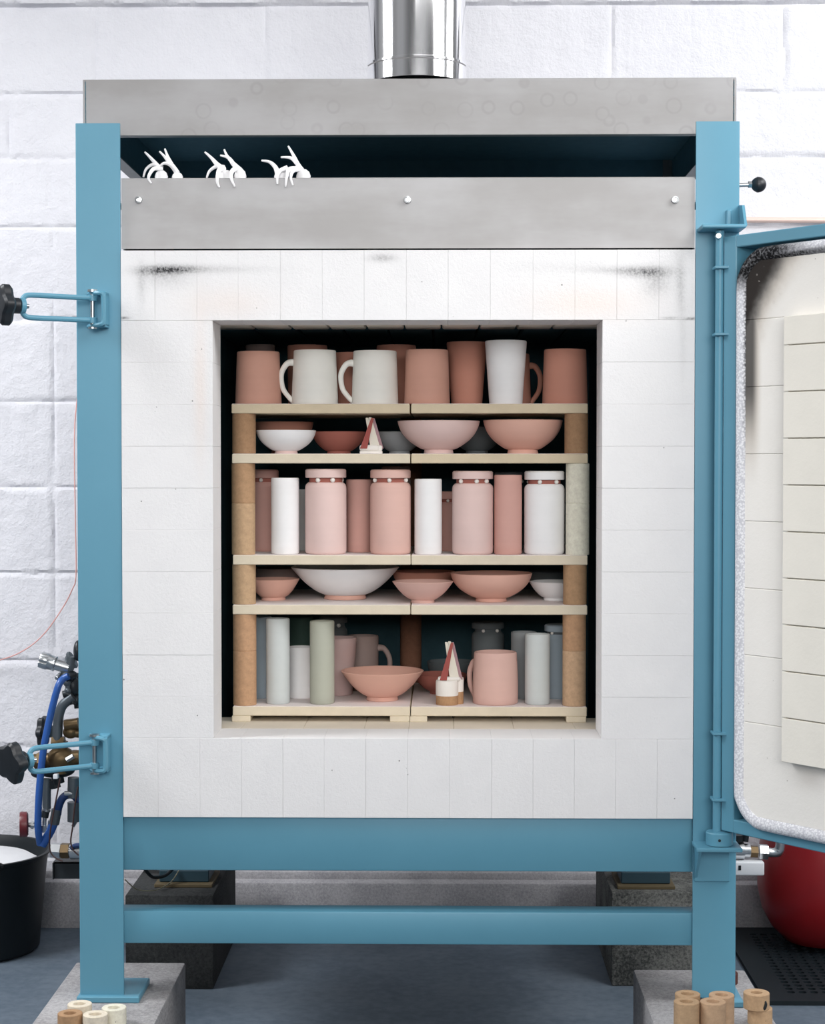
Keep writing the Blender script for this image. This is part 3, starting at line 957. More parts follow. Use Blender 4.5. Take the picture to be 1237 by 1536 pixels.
def stack(i, px, seam, mats, side, r=0.0226, lbls=None):
    z0, z1 = gap(i)
    py = (605, 680, 755, 870, 990)[i + 1]
    x = pxl(px, py)
    if seam is None:
        kprop(x, PRY, z0, z1 - z0, mats[0], lbls[0], r=r)
    else:
        zs = xz(px, seam, SY0)[1]
        kprop(x, PRY, z0, zs - z0, mats[1], lbls[1], r=r)
        kprop(x, PRY, zs, z1 - zs, mats[0], lbls[0], r=r)
stack(0, 366, None, ['umber'], 'l', lbls=['left front tan shelf prop beside the upper white bowl'])
stack(0, 864, None, ['umber'], 'r', lbls=['right front tan shelf prop beside the upper pink bowls'])
stack(1, 365, 755, ['brown', 'tan'], 'l', lbls=['brown shelf prop left of the jars, upper of two', 'tan pitted shelf prop left of the jars, lower of two'])
stack(1, 866, 755, ['cream', 'cream'], 'r', lbls=['cream shelf prop right of the white jar, upper of two', 'cream shelf prop right of the white jar, lower of two'])
stack(2, 366, None, ['tan'], 'l', lbls=['left front brown shelf prop beside the small pink bowl, lower bowl row'])
stack(2, 862, None, ['brown'], 'r', lbls=['right front brown shelf prop hiding part of the small white bowl'])
stack(3, 367, 977, ['orange', 'orange'], 'l', lbls=['orange-brown shelf prop at bottom left, upper of two', 'orange-brown shelf prop at bottom left, lower of two'])
stack(3, 861, 977, ['orange', 'peach'], 'r', lbls=['orange-brown shelf prop at bottom right, upper of two', 'peach-brown shelf prop at bottom right, lower of two'])
z0, z1 = gap(3)
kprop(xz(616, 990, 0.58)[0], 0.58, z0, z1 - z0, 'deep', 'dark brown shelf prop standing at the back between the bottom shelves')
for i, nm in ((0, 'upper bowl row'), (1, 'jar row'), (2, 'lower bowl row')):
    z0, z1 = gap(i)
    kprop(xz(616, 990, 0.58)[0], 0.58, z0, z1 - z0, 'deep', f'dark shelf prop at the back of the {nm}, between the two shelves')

# ------------------------------------------------------------------ pots
def soft(c, f=0.0):
    g = sum(c) / 3
    return tuple(v + (g - v) * f for v in c)
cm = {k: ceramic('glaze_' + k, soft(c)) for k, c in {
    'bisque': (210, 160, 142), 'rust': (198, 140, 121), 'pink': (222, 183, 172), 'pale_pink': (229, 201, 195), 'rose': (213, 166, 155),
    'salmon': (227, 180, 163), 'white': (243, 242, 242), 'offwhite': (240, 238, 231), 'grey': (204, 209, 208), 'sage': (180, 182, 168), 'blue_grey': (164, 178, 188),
    'green': (72, 96, 88), 'taupe': (150, 132, 126), 'dusty': (196, 170, 166), 'charcoal': (96, 102, 104), 'brown_pink': (168, 104, 92), 'mid_grey': (150, 154, 156)}.items()}  # green and taupe are darkened to hold the shade on back pots

def cup_prof(rb, rt, h, w=0.0035, bow=0.0):
    p = [(0, 0.0015), (rb * 0.72, 0.0015), (rb * 0.80, 0.0), (rb - 0.002, 0.0), (rb, 0.0022)]
    for k in range(1, 9):
        f = k / 9
        p.append((rb + (rt - rb) * f + bow * math.sin(math.pi * f), 0.0022 + (h - 0.005) * f))
    p += [(rt, h - 0.0025), (rt - w * 0.35, h - 0.0003), (rt - w * 0.8, h - 0.0006), (rt - w, h - 0.003)]
    p += [(rb + (rt - rb) * 0.3 - w, h * 0.3), (rb - w - 0.002, 0.008), (rb * 0.6, 0.005), (0, 0.005)]
    return p
def handle(b, r, h, ang, size=1.0, out=0.026):
    ca, sa = math.cos(R(ang)), math.sin(R(ang))
    prof = [(-0.004, 0.76), (0.006, 0.775), (0.6, 0.745), (0.95, 0.60), (1.0, 0.45), (0.85, 0.28), (0.45, 0.14), (0.004, 0.07), (-0.004, 0.062)]
    pts, rr = [], []
    for k, (o, z) in enumerate(prof):
        o = o * out if abs(o) > 0.05 else o
        pts.append(((r + o) * ca, (r + o) * sa, z * h))
        rr.append((0.0075, 0.0068, 0.0058, 0.0054, 0.0052, 0.005, 0.0048, 0.0052, 0.0055)[k])
    return b.tube(pts, rr, 14, smooth=5)
def shelf_z(l):
    return SHZ[l]
def place(l, cx, py, Y):
    return Vector((xz(cx, py, Y)[0], Y, SHZ[l]))

def mug(l, x0b, x1b, x0t, x1t, ytop, Y, mat, label, hang=None, group='mugs in the kiln', cat='mug', bow=0.0, out=0.026):
    m = mpp(Y)
    rb, rt = (x1b - x0b) * m / 2, (x1t - x0t) * m / 2
    c = place(l, (x0b + x1b + x0t + x1t) / 4, ytop + 40, Y)
    h = xz(610, ytop, Y)[1] - c.z
    o = empty('mug' if cat == 'mug' else 'tumbler', c, label, cat, group)
    MB().lathe(cup_prof(rb, rt, h, bow=bow)).build('body', cm[mat], o, angle=50)
    if hang is not None:
        handle(MB(), min(rb, rt) - 0.002, h, hang, out=out).build('handle', cm[mat], o)
    return o
def tumbler(l, x0b, x1b, x0t, x1t, ytop, Y, mat, label, group=None, name='tumbler', cat='tumbler'):
    m = mpp(Y)
    rb, rt = (x1b - x0b) * m / 2, (x1t - x0t) * m / 2
    c = place(l, (x0b + x1b + x0t + x1t) / 4, ytop + 40, Y)
    h = xz(610, ytop, Y)[1] - c.z
    o = MB().lathe(cup_prof(rb, rt, h)).build(name, cm[mat], angle=50)
    o.location = c
    return tag(o, label, cat, group)
def vase(l, x0, x1, ytop, Y, mat, label):
    return tumbler(l, x0, x1, x0, x1, ytop, Y, mat, label, 'straight cylinder vases', 'cylinder_vase', 'vase')
ROUND = [(.38, .13), (.47, .17), (.62, .29), (.76, .43), (.88, .61), (.955, .80), (1, 1)]
FLARE = [(.39, .14), (.50, .22), (.63, .36), (.77, .56), (.89, .78), (1, 1)]
def catmull(P, n):
    out = []
    for i in range(len(P) - 1):
        p0, p1, p2, p3 = P[max(i - 1, 0)], P[i], P[i + 1], P[min(i + 2, len(P) - 1)]
        for k in range(n):
            t = k / n
            out.append(tuple(0.5 * (2 * p1[d] + (p2[d] - p0[d]) * t + (2 * p0[d] - 5 * p1[d] + 4 * p2[d] - p3[d]) * t * t + (3 * p1[d] - p0[d] - 3 * p2[d] + p3[d]) * t ** 3) for d in (0, 1)))
    out.append(P[-1])
    return out
def bowl(l, x0, x1, ytop, fx0, fx1, Y, mat, label, foot=None, group='bowls in the kiln', shape='round'):
    m = mpp(Y)
    r = (x1 - x0) * m / 2
    rf = (fx1 - fx0) * m / 2
    c = place(l, (x0 + x1) / 2, ytop, Y)
    h = xz(610, ytop, Y)[1] - c.z
    o = empty('bowl', c, label, 'bowl', group)
    hf = h * 0.15
    out = []
    K = ROUND if shape == 'round' else FLARE
    k0 = K[0][0]
    pts = catmull([(rf + (r - rf) * (a - k0) / (1 - k0), h * b_) for a, b_ in K], 4)
    hf = pts[0][1]
    out += pts
    w = 0.0032
    inn = [(max(0.0, a - w), b_ + w * 0.7) for a, b_ in reversed(out[1:-1])]
    prof = [(0, hf * 0.95)] + out + [(r - w * 0.4, h + 0.0008), (r - w, h - 0.0006)] + inn + [(0, hf + w)]
    MB().lathe(prof, seg=64).build('bowl_body', cm[mat], o, angle=50)
    MB().lathe([(rf * 0.72, hf), (rf * 0.76, 0.0006), (rf * 0.82, 0), (rf * 0.97, 0), (rf, 0.001), (rf * 0.95, hf), (rf * 0.72, hf)], seg=48).build('foot_ring', cm[foot or mat], o, angle=50)
    return o
def jar(l, x0, x1, ylid0, ylid1, ysh, Y, mat, label, wads=(-110, -60, 60, 180), lw=None, group='lidded jars in the kiln'):
    m = mpp(Y)
    r = (x1 - x0) * m / 2
    c = place(l, (x0 + x1) / 2, ysh, Y)
    hb = xz(610, ysh + 0.8, Y)[1] - c.z
    l1 = xz(610, ylid1, Y)[1] - c.z
    l0 = xz(610, ylid0, Y)[1] - c.z
    o = empty('lidded_jar', c, label, 'jar', group)
    e = 0.006
    body = [(0, 0.001), (r * 0.8, 0.001), (r * 0.88, 0), (r - 0.003, 0.0008), (r - 0.0008, 0.003), (r, 0.007), (r, hb - 0.010), (r - 0.0012, hb - 0.005), (r - 0.005, hb - 0.001), (r * 0.84, hb),
            (r * 0.80, hb), (r * 0.72, hb - 0.001), (r * 0.72, hb * 0.9), (r * 0.8, hb * 0.8), (r * 0.85, 0.012), (0, 0.008)]
    MB().lathe(body, seg=56).build('body', cm[mat], o, angle=40)
    MB().lathe([(r * 0.72, hb - 0.002), (r * 0.80, hb - 0.001), (r * 0.80, l1 - 0.0003), (r * 0.72, l1 - 0.0003), (r * 0.72, hb - 0.002)], seg=56).build('neck', cm['charcoal' if mat in ('charcoal', 'blue_grey', 'taupe') else 'brown_pink'], o, angle=40)
    lr = r * (lw or 0.99)
    MB().lathe([(0, l1), (lr - 0.001, l1), (lr, l1 + 0.001), (lr, l0 - 0.0025), (lr - 0.0025, l0), (lr * 0.8, l0 + 0.0003), (0, l0 + 0.0003)], seg=56).build('lid', cm[mat], o, angle=40)
    g = (l1 - hb)
    for a in wads:
        MB().ball(((r * 0.86) * math.cos(R(a)), (r * 0.86) * math.sin(R(a)), hb + g * 0.5), max(0.003, g * 0.54), 1, 1, 1.0, 12).build('clay_wad', M['white_clay'], o)
    return o

YF = 0.255
# top shelf
mug(0, 352, 421.5, 356, 420, 527.5, YF, 'bisque', 'terracotta-pink mug at the left end of the top shelf')
mug(0, 437, 507, 440.5, 504, 525.5, YF, 'offwhite', 'white mug on the top shelf, left of the two white mugs', 186)
mug(0, 527, 597, 530, 595, 526.5, YF, 'offwhite', 'white mug on the top shelf, right of the two white mugs', 186)
mug(0, 606, 674.5, 608.5, 672, 525, YF, 'bisque', 'pink mug mid top shelf, standing in front of the tall pink tumbler')
tumbler(0, 678, 724, 668.5, 729, 513.5, 0.335, 'rust', 'tall terracotta-pink tumbler on the top shelf, left of the white tumbler', 'tumblers on the top shelf')
tumbler(0, 733.5, 783, 727.5, 790, 511.5, YF, 'white', 'tall white tumbler flaring to the rim on the top shelf', 'tumblers on the top shelf')
mug(0, 742, 796, 745, 794, 531, 0.40, 'rust', 'dark pink mug behind the white tumbler, curved handle to the right', -8, out=0.024)
mug(0, 813, 881, 816, 879, 524.5, YF + 0.005, 'rust', 'dark terracotta mug at the right end of the top shelf')
tumbler(0, 374, 408, 367.5, 412, 517, 0.44, 'taupe', 'grey-brown tumbler behind the leftmost pink mug on the top shelf', 'tumblers on the top shelf')
mug(0, 432, 490, 431, 491, 518, 0.40, 'rust', 'dark pink mug behind the left white mug on the top shelf')
mug(0, 499, 555, 501, 553, 529, 0.36, 'rust', 'dark pink mug in the gap between the two white mugs')
mug(0, 564, 624, 565, 624, 518, 0.40, 'rust', 'dark pink mug behind the right white mug on the top shelf')
# second shelf: bowls
bowl(1, 384, 474, 646, 412, 446.5, 0.262, 'white', 'small white bowl with a bare pinkish foot, upper bowl row', 'pale_pink')
bowl(1, 380, 470, 633.5, 405, 442, 0.40, 'rust', 'dark terracotta bowl behind the small white bowl, upper bowl row')
bowl(1, 468, 548, 648, 490, 526, 0.36, 'brown_pink', 'dark brownish-pink bowl left of the short cone stand, upper bowl row')
bowl(1, 564, 634, 648, 584, 616, 0.385, 'mid_grey', 'grey bowl behind the short cone stand, upper bowl row')
bowl(1, 596, 719.5, 632, 634.5, 679, 0.29, 'pale_pink', 'large pale pink bowl, left of the two large bowls in the upper row')
bowl(1, 724.5, 843.5, 631, 762, 808.5, 0.29, 'salmon', 'large salmon-pink bowl, right of the two large bowls in the upper row')
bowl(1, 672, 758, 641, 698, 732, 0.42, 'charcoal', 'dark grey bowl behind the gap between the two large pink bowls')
# middle shelf
jar(2, 372, 418, 704.5, 717, 722, 0.36, 'rose', 'rose-pink lidded jar behind the left props, partly hidden by a white cylinder', (-95, -20, 90))
vase(2, 406.5, 448.5, 716.5, 0.245, 'white', 'white cylinder vase at the left of the jar row')
vase(2, 436, 470, 734, 0.38, 'grey', 'grey cylinder vase showing as a sliver behind the left white cylinder')
jar(2, 457.5, 519.5, 703.5, 716.5, 722.5, 0.25, 'pale_pink', 'pale pink lidded jar, leftmost of the three large pink jars', (-112, -64, 30, 120))
vase(2, 519, 559, 719, 0.325, 'rose', 'rose-pink cylinder vase between the two left pink jars')
jar(2, 555, 616, 704.5, 717, 722.5, 0.25, 'pink', 'pink lidded jar, middle one of the three large pink jars', (-150, -92, -28, 90))
vase(2, 621.5, 662.5, 718, 0.245, 'white', 'white cylinder vase right of the shelf joint in the jar row')
jar(2, 652, 698, 737, 748.5, 752, 0.38, 'rose', 'small dark rose lidded jar behind the right white cylinder', (-100, -30, 90))
jar(2, 678, 739.5, 706.5, 718.5, 724, 0.25, 'pale_pink', 'pale pink lidded jar, rightmost of the three large pink jars', (-132, -78, -40, 90))
vase(2, 741, 782.5, 712, 0.245, 'rose', 'rose-pink cylinder vase left of the white lidded jar')
jar(2, 786, 846.5, 706.5, 719.5, 725, 0.25, 'white', 'white lidded jar at the right of the jar row', (-108, -50, 60, 150))
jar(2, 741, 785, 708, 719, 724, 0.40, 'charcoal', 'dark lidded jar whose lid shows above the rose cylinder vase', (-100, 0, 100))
jar(2, 572, 616, 699.5, 709, 713, 0.42, 'taupe', 'dark lidded jar showing just above the middle pink jar', (-100, 0, 100))
# fourth shelf: bowls
bowl(3, 371, 449, 868.5, 384, 421, 0.325, 'salmon', 'small salmon-pink bowl beside the left prop, lower bowl row', shape='flare')
bowl(3, 436, 599, 850.5, 484.5, 548, 0.355, 'white', 'largest white bowl with a pinkish foot, lower bowl row', 'salmon', shape='flare')
bowl(3, 588, 680, 872, 616, 652, 0.262, 'pink', 'small pink bowl standing at the shelf joint, lower bowl row', shape='flare')
bowl(3, 675, 798, 859.5, 711.5, 758.5, 0.295, 'salmon', 'large salmon-pink bowl, lower bowl row')
bowl(3, 793, 875, 872, 821, 860, 0.33, 'white', 'small white bowl half behind the right prop, lower bowl row', shape='flare')
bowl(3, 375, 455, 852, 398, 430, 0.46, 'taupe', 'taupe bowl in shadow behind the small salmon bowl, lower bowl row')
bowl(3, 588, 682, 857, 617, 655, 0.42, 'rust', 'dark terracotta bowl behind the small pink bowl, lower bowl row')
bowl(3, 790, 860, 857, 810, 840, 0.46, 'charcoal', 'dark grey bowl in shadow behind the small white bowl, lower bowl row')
# bottom shelf
vase(4, 371, 408, 925, 0.33, 'blue_grey', 'blue-grey cylinder vase partly behind the bottom left prop')
vase(4, 399, 434.5, 927.5, 0.245, 'grey', 'pale grey cylinder vase at the left of the bottom shelf')
vase(4, 430, 470, 925, 0.48, 'green', 'dark green cylinder vase at the back of the bottom shelf')
vase(4, 430, 472, 970, 0.335, 'white', 'short white cylinder vase between the grey and the sage vases')
vase(4, 464.5, 501.5, 931, 0.245, 'sage', 'sage-grey cylinder vase on the bottom shelf')
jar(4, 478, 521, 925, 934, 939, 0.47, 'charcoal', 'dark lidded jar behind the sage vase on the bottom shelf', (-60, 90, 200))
tumbler(4, 484, 528, 478, 535.5, 956, 0.378, 'dusty', 'dusty pink tumbler behind the pink bowl on the bottom shelf', 'tumblers on the bottom shelf')
mug(4, 520, 567, 520, 568, 953, 0.455, 'taupe', 'grey-brown mug with its handle to the right, in shadow on the bottom shelf', -4)
bowl(4, 511, 635.5, 1006, 548, 596, 0.296, 'salmon', 'salmon-pink bowl alone at the front of the bottom shelf', shape='flare')
bowl(4, 622, 700, 1011, 644, 678, 0.40, 'brown_pink', 'dark pink bowl behind the tall cone stand on the bottom shelf')
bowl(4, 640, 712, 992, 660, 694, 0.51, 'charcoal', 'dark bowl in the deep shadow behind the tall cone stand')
mug(4, 708.5, 776.5, 711, 775, 977, YF, 'pink', 'pink mug at the front of the bottom shelf, handle turned behind', 148, bow=0.0012, out=0.019)
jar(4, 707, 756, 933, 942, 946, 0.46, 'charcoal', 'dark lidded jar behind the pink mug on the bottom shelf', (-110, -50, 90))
vase(4, 766, 805, 947, 0.335, 'mid_grey', 'shadowed grey cylinder vase behind the pale grey one at bottom right')
vase(4, 787, 824.5, 950, 0.245, 'grey', 'pale grey cylinder vase at the right of the bottom shelf')
jar(4, 816, 864, 936, 946, 949, 0.335, 'blue_grey', 'blue-grey lidded jar partly behind the bottom right prop', (-130, 0, 90))

# cone stands
def cone_stand(l, px, base_y, Y, s, label, tall):
    m = mpp(Y)
    c = place(l, px, base_y, Y)
    o = empty('cone_stand', c, label, 'cone stand', 'pyrometric cone stands')
    if tall:
        b = MB()
        def pot(zz0, zz1, k=1.0):
            out = []
            return out
        prm = prop_mat('brown_clay_lump', (190, 150, 112))
        b.lathe([(0, 0), (0.0205, 0), (0.0215, 0.002), (0.0215, 0.020), (0.019, 0.0205), (0, 0.0205)], (-0.006, 0, 0), 32)
        b.lathe([(0, 0), (0.012, 0), (0.0125, 0.002), (0.0125, 0.027), (0, 0.027)], (0.0135, 0.012, 0), 24)
        b.build('holder', prm, o)
        b = MB()
        prof = [(0, 0.018), (0.0216, 0.018), (0.0219, 0.022), (0.0218, 0.045), (0.0205, 0.0475), (0, 0.0475)]
        b.lathe(prof, (-0.006, 0, 0), 32)
        b.lathe([(0, 0.02), (0.0127, 0.024), (0.013, 0.047), (0.012, 0.051), (0, 0.051)], (0.0135, 0.012, 0), 24)
        b.box(-0.024, 0.020, -0.010, 0.010, 0.046, 0.054, 0.004, 3)
        b.build('wadding', M['white_clay'], o)
        zb_ = 0.052
        H_ = 0.070
    else:
        MB().box(-0.021, 0.0225, -0.010, 0.012, 0, 0.0052, 0.0012, 2).build('tile', M['white_clay'], o)
        b = MB().box(-0.022, 0.0165, -0.009, 0.009, 0.0050, 0.017, 0.005, 3).box(0.006, 0.022, -0.006, 0.010, 0.005, 0.016, 0.003, 2)
        b.build('wadding', M['white_clay'], o)
        zb_ = 0.014
        H_ = 0.056
    k = s
    cones = [(-0.0135, 0.0035, 'red_cone', 0.97, -0.008), (0.0065, -0.0075, 'ivory_cone', 0.985, -0.001), (0.0115, -0.0015, 'ivory_cone', 1.0, 0.003), (0.0175, 0.0045, 'mauve_cone', 0.97, 0.006)]
    for x0, x1, mt, hh, yy in cones:
        b = MB()
        w = 0.0068
        t_ = 0.0026
        z0_, z1_ = zb_ - 0.004, zb_ + H_ * hh
        lo = [Vector((x0 - w, yy - 0.004, z0_)), Vector((x0 + w, yy - 0.004, z0_)), Vector((x0, yy + 0.005, z0_))]
        hi = [Vector((x1 - t_, yy - 0.0014, z1_)), Vector((x1 + t_, yy - 0.0014, z1_)), Vector((x1, yy + 0.002, z1_))]
        va = [b.bm.verts.new(p) for p in lo]
        vb = [b.bm.verts.new(p) for p in hi]
        b.bm.faces.new(va); b.bm.faces.new(vb)
        for q_ in range(3):
            r_ = (q_ + 1) % 3
            b.bm.faces.new((va[q_], va[r_], vb[r_], vb[q_]))
        tag(b.build('cone', M[mt], o, angle=20), {'red_cone': 'dark red cone', 'ivory_cone': 'ivory cone', 'mauve_cone': 'mauve cone'}[mt])
    return o
M['red_cone'] = plain('red_cone', (158, 84, 78), 0.8, 0, 0.2, var=0.08)
M['ivory_cone'] = plain('ivory_cone', (226, 220, 206), 0.8, 0, 0.2, var=0.05)
M['mauve_cone'] = plain('mauve_cone', (168, 136, 140), 0.8, 0, 0.2, var=0.08)
cone_stand(1, 556, 660, 0.225, 1.0, 'short white stand of leaning pyrometric cones among the upper bowls', False)
cone_stand(4, 675, 1020, 0.232, 1.0, 'tall white and brown stand of leaning pyrometric cones on the bottom shelf', True)

# ------------------------------------------------------------------ concrete blocks, pads
def block(x0, x1, y0, y1, z1, mat, label):
    c = Vector(((x0 + x1) / 2, (y0 + y1) / 2, 0))
    o = MB().box(x0, x1, y0, y1, 0, z1, 0.004, 2).build('concrete_block', M[mat], None, c)
    return tag(o, label, 'block', 'concrete blocks under the kiln')
block(-0.655, -0.440, -0.19, 0.255, LZ, 'block', 'grey concrete block under the left front post')
block(0.432, 0.647, -0.245, 0.222, LZ, 'block', 'grey concrete block under the right front post')
block(-0.655, -0.455, 0.80, 1.24, LZ, 'block_shade', 'shade-darkened concrete block under the left rear foot')
block(0.449, 0.660, 0.84, 1.26, LZ, 'block_coarse', 'coarse speckled concrete block under the right rear foot')
for x0, x1, side in ((PLx0 - 0.008 + 0.004, PLx1 + 0.05, 'left'), (PRx0 - 0.05, PRx1 + 0.004, 'right')):
    c = Vector(((x0 + x1) / 2, RY + 0.045, LZ))
    o = MB().box(x0, x1, RY - 0.03, RY + 0.12, LZ + 0.0002, LZ + 0.008, 0.001).build('plywood_pad', M['plywood'], None, c)
    tag(o, f'thin plywood pad between the {side} rear foot and its concrete block', 'pad', 'plywood pads')

# prop rings in front of the posts
def ring(px, pytop, z0, h, mat, label, r=0.0215, ri=0.0105, Yf=None):
    z1 = z0 + h
    if Yf is None:
        # depth from the height of the top face
        lo, hi = -1.0, 1.0
        for _ in range(50):
            mid = (lo + hi) / 2
            if xz(px, pytop, mid)[1] > z1:
                lo = mid
            else:
                hi = mid
        Yf = (lo + hi) / 2
    return kprop(xz(px, pytop, Yf)[0], Yf, z0, h, mat, label, 'prop rings in front of the kiln', r, ri)
ring(119.5, 1505, LZ, 0.030, 'ivory', 'ivory prop ring touching the foot of the left post', r=0.0213)
ring(105, 1519, LZ, 0.030, 'brown', 'brown prop ring, front left of the four by the left post', r=0.0213)
ring(143, 1520.5, LZ, 0.030, 'ivory', 'whitish prop ring, front middle of the four by the left post', r=0.0213)
ring(171, 1510.5, LZ, 0.030, 'cream', 'cream prop ring, rightmost of the four by the left post', r=0.0213)
ring(1031, 1490, LZ, 0.075, 'tan', 'tan prop tube, back left of the four tall ones by the right post')
ring(1082, 1491.5, LZ, 0.075, 'peach', 'tan prop tube touching the right post, back right of the four tall ones')
ring(1029.5, 1501.5, LZ, 0.075, 'tan', 'tan prop tube, front left of the four tall ones by the right post')
ring(1069, 1501.5, LZ, 0.075, 'peach', 'tan prop tube, front middle of the four tall ones by the right post')
o1 = ring(1139.5, 1511, LZ, 0.028, 'tan', 'lower ring of the two stacked short rings on the right block')
o2 = kprop(o1.location.x - 0.007, o1.location.y - 0.004, LZ + 0.028, 0.028, 'tan', 'upper chipped ring of the two stacked short rings on the right block', 'prop rings in front of the kiln')
# small dark chip in the upper ring
o1['label'] = 'lower ring of the two stacked short rings on the right block'
pc = Vector((0.0107, -0.0188, 0.009))
MB().tube([pc + Vector((0.0015, 0, 0.009)), pc + Vector((0.002, -0.0002, 0.003)), pc + Vector((0, -0.0002, -0.003)), pc + Vector((-0.001, 0.0003, -0.007))], [0.0014, 0.003, 0.0034, 0.0016], 10).build('glaze_chip', M['dark_metal'], o2)['label'] = 'dark chip in the rim'
kprop(0.5955, 0.135, LZ, 0.020, 'dark', 'dark brown ring behind the right front post', 'prop rings in front of the kiln', 0.024, 0.017)

# ------------------------------------------------------------------ tub, mat, red vessel, wall pipe, wires
tc = Vector((xz(-42, 1420, 1.13)[0], 1.13, 0))
tub = empty('rubber_tub', tc, 'black rubber tub by the wall behind the left post, holding something white', 'tub')
rt, rb_, ht = 0.193, 0.163, 0.243
MB().lathe([(0, 0.0), (rb_ - 0.01, 0.0), (rb_, 0.008), (rt - 0.012, ht - 0.04), (rt - 0.008, ht - 0.012), (rt, ht - 0.004), (rt, ht), (rt - 0.008, ht), (rt - 0.018, ht - 0.02), (rb_ - 0.008, 0.02), (0, 0.012)], seg=72).build('body', M['black_rubber'], tub)
b = MB().tube([(rt - 0.012, 0.05, ht - 0.004), (rt + 0.02, 0.04, ht + 0.004), (rt + 0.027, 0.0, ht + 0.006), (rt + 0.02, -0.04, ht + 0.004), (rt - 0.012, -0.05, ht - 0.004)], 0.008, 10)
# handles of the tub sit away from the camera-facing side
hb_ = b.build('handle', M['black_rubber'], tub)
hb_.rotation_euler = (0, 0, R(290))
b = MB().tube([(rt - 0.012, 0.05, ht - 0.004), (rt + 0.02, 0.04, ht + 0.004), (rt + 0.027, 0.0, ht + 0.006), (rt + 0.02, -0.04, ht + 0.004), (rt - 0.012, -0.05, ht - 0.004)], 0.008, 10)
hb_ = b.build('handle', M['black_rubber'], tub)
hb_.rotation_euler = (0, 0, R(110))
lump = MB().lathe([(0, ht - 0.10), (rt - 0.03, ht - 0.10), (rt - 0.022, ht - 0.035), (rt - 0.05, ht - 0.018), (0, ht - 0.012)], (0, 0, 0), 48).build('plaster_lump', M['plaster'], None)
lump.location = tc
tag(lump, 'white rounded lump filling the black tub', 'plaster')

# rubber mat with round holes
def mat_mesh():
    b = MB()
    x0, x1, y0, y1 = 0.775, 1.48, 0.70, 1.325
    th = 0.010
    bd = 0.055
    nx, ny = 23, 20
    cw, ch = (x1 - x0 - 2 * bd) / nx, (y1 - y0 - 2 * bd) / ny
    b.box(x0, x1, y0, y0 + bd, 0.0005, th).box(x0, x1, y1 - bd, y1, 0.0005, th).box(x0, x0 + bd, y0 + bd, y1 - bd, 0.0005, th).box(x1 - bd, x1, y0 + bd, y1 - bd, 0.0005, th)
    for i in range(nx):
        for j in range(ny):
            cx, cy = x0 + bd + (i + 0.5) * cw, y0 + bd + (j + 0.5) * ch
            o_, i_ = [], []
            for k in range(12):
                a = 2 * math.pi * (k + 0.5) / 12
                ca, sa = math.cos(a), math.sin(a)
                s_ = 1 / max(abs(ca), abs(sa))
                o_.append((cx + ca * s_ * cw / 2, cy + sa * s_ * ch / 2))
                i_.append((cx + ca * cw * 0.36, cy + sa * ch * 0.36))
            vo = [b.bm.verts.new((p[0], p[1], th)) for p in o_]
            vi = [b.bm.verts.new((p[0], p[1], th)) for p in i_]
            vd = [b.bm.verts.new((p[0], p[1], 0.001)) for p in i_]
            for k in range(12):
                q = (k + 1) % 12
                b.bm.faces.new((vo[k], vo[q], vi[q], vi[k]))
                b.bm.faces.new((vi[k], vi[q], vd[q], vd[k]))
    return b
o = mat_mesh().build('rubber_mat', M['mat'])
tag(o, 'black rubber mat with rows of holes on the floor at right', 'mat')

rc = Vector((xz(1233, 1340, 1.165)[0], 1.165, 0.0105))
o = empty('gas_bottle', rc, 'round dark red glossy bottle standing on the rubber mat behind the door', 'bottle')
MB().lathe([(0, 0.004), (0.05, 0.003), (0.09, 0.014), (0.124, 0.048), (0.146, 0.09), (0.157, 0.14), (0.158, 0.19), (0.152, 0.25), (0.138, 0.30), (0.11, 0.34), (0.07, 0.365), (0.03, 0.372), (0, 0.373)], seg=72).build('body', M['red_gloss'], o)
MB().cyl((0, 0, 0.368), (0, 0, 0.41), 0.022).cyl((0, 0, 0.40), (0, 0, 0.43), 0.012).build('valve', M['brass'], o)

p0, p1 = at(1060, 329.5, WY - 0.02), at(1400, 331, WY - 0.02)
o = empty('copper_pipe', (p0 + p1) / 2, 'thin copper pipe running along the white wall at right', 'pipe')
oc = (p0 + p1) / 2
MB().cyl(p0, p1, 0.0072, 20).build('pipe', M['copper'], o, oc)
b = MB()
for f in (0.1, 0.8):
    q = p0.lerp(p1, f)
    b.box(q.x - 0.008, q.x + 0.008, q.y + 0.004, WY + 0.002, q.z - 0.01, q.z + 0.01, 0.002)
b.build('clip', M['white_plastic'], o, oc)

pts = [at(x, y, Y) for x, y, Y in ((-60, 1003, 1.385), (0, 990, 1.36), (35, 976, 1.33), (65, 952, 1.33), (92, 915, 1.33), (108, 885, 1.32), (114, 862, 1.31), (113, 780, 1.31), (112, 640, 1.33), (122, 560, 1.385))]
o = MB().tube(pts, 0.0016, 8, smooth=6).build('red_wire', M['red_wire'], None, pts[4])
tag(o, 'thin pale red wire hanging in a curve on the white wall at left', 'wire')

pts = [at(x, y, Y) for x, y, Y in ((187, 1319, 0.5), (205, 1334, 0.55), (228, 1336, 0.6), (242, 1332, 0.64), (254, 1325, 0.68), (262, 1316, 0.72), (270, 1302, 0.75))]
o = MB().tube(pts, 0.0013, 8).build('thin_cable', M['pale_wire'], None, pts[2])
tag(o, 'thin pale cable sagging in the shadow under the kiln', 'wire')
pts = [at(x, y, Y) for x, y, Y in ((215, 1300, 0.80), (224, 1312, 0.82), (232, 1316, 0.84), (248, 1313, 0.86), (262, 1300, 0.88))]
o = MB().tube(pts, 0.004, 10).build('gas_hose', M['dark_metal'], None, pts[2])
tag(o, 'short black hose looping above the left rear concrete block', 'hose')

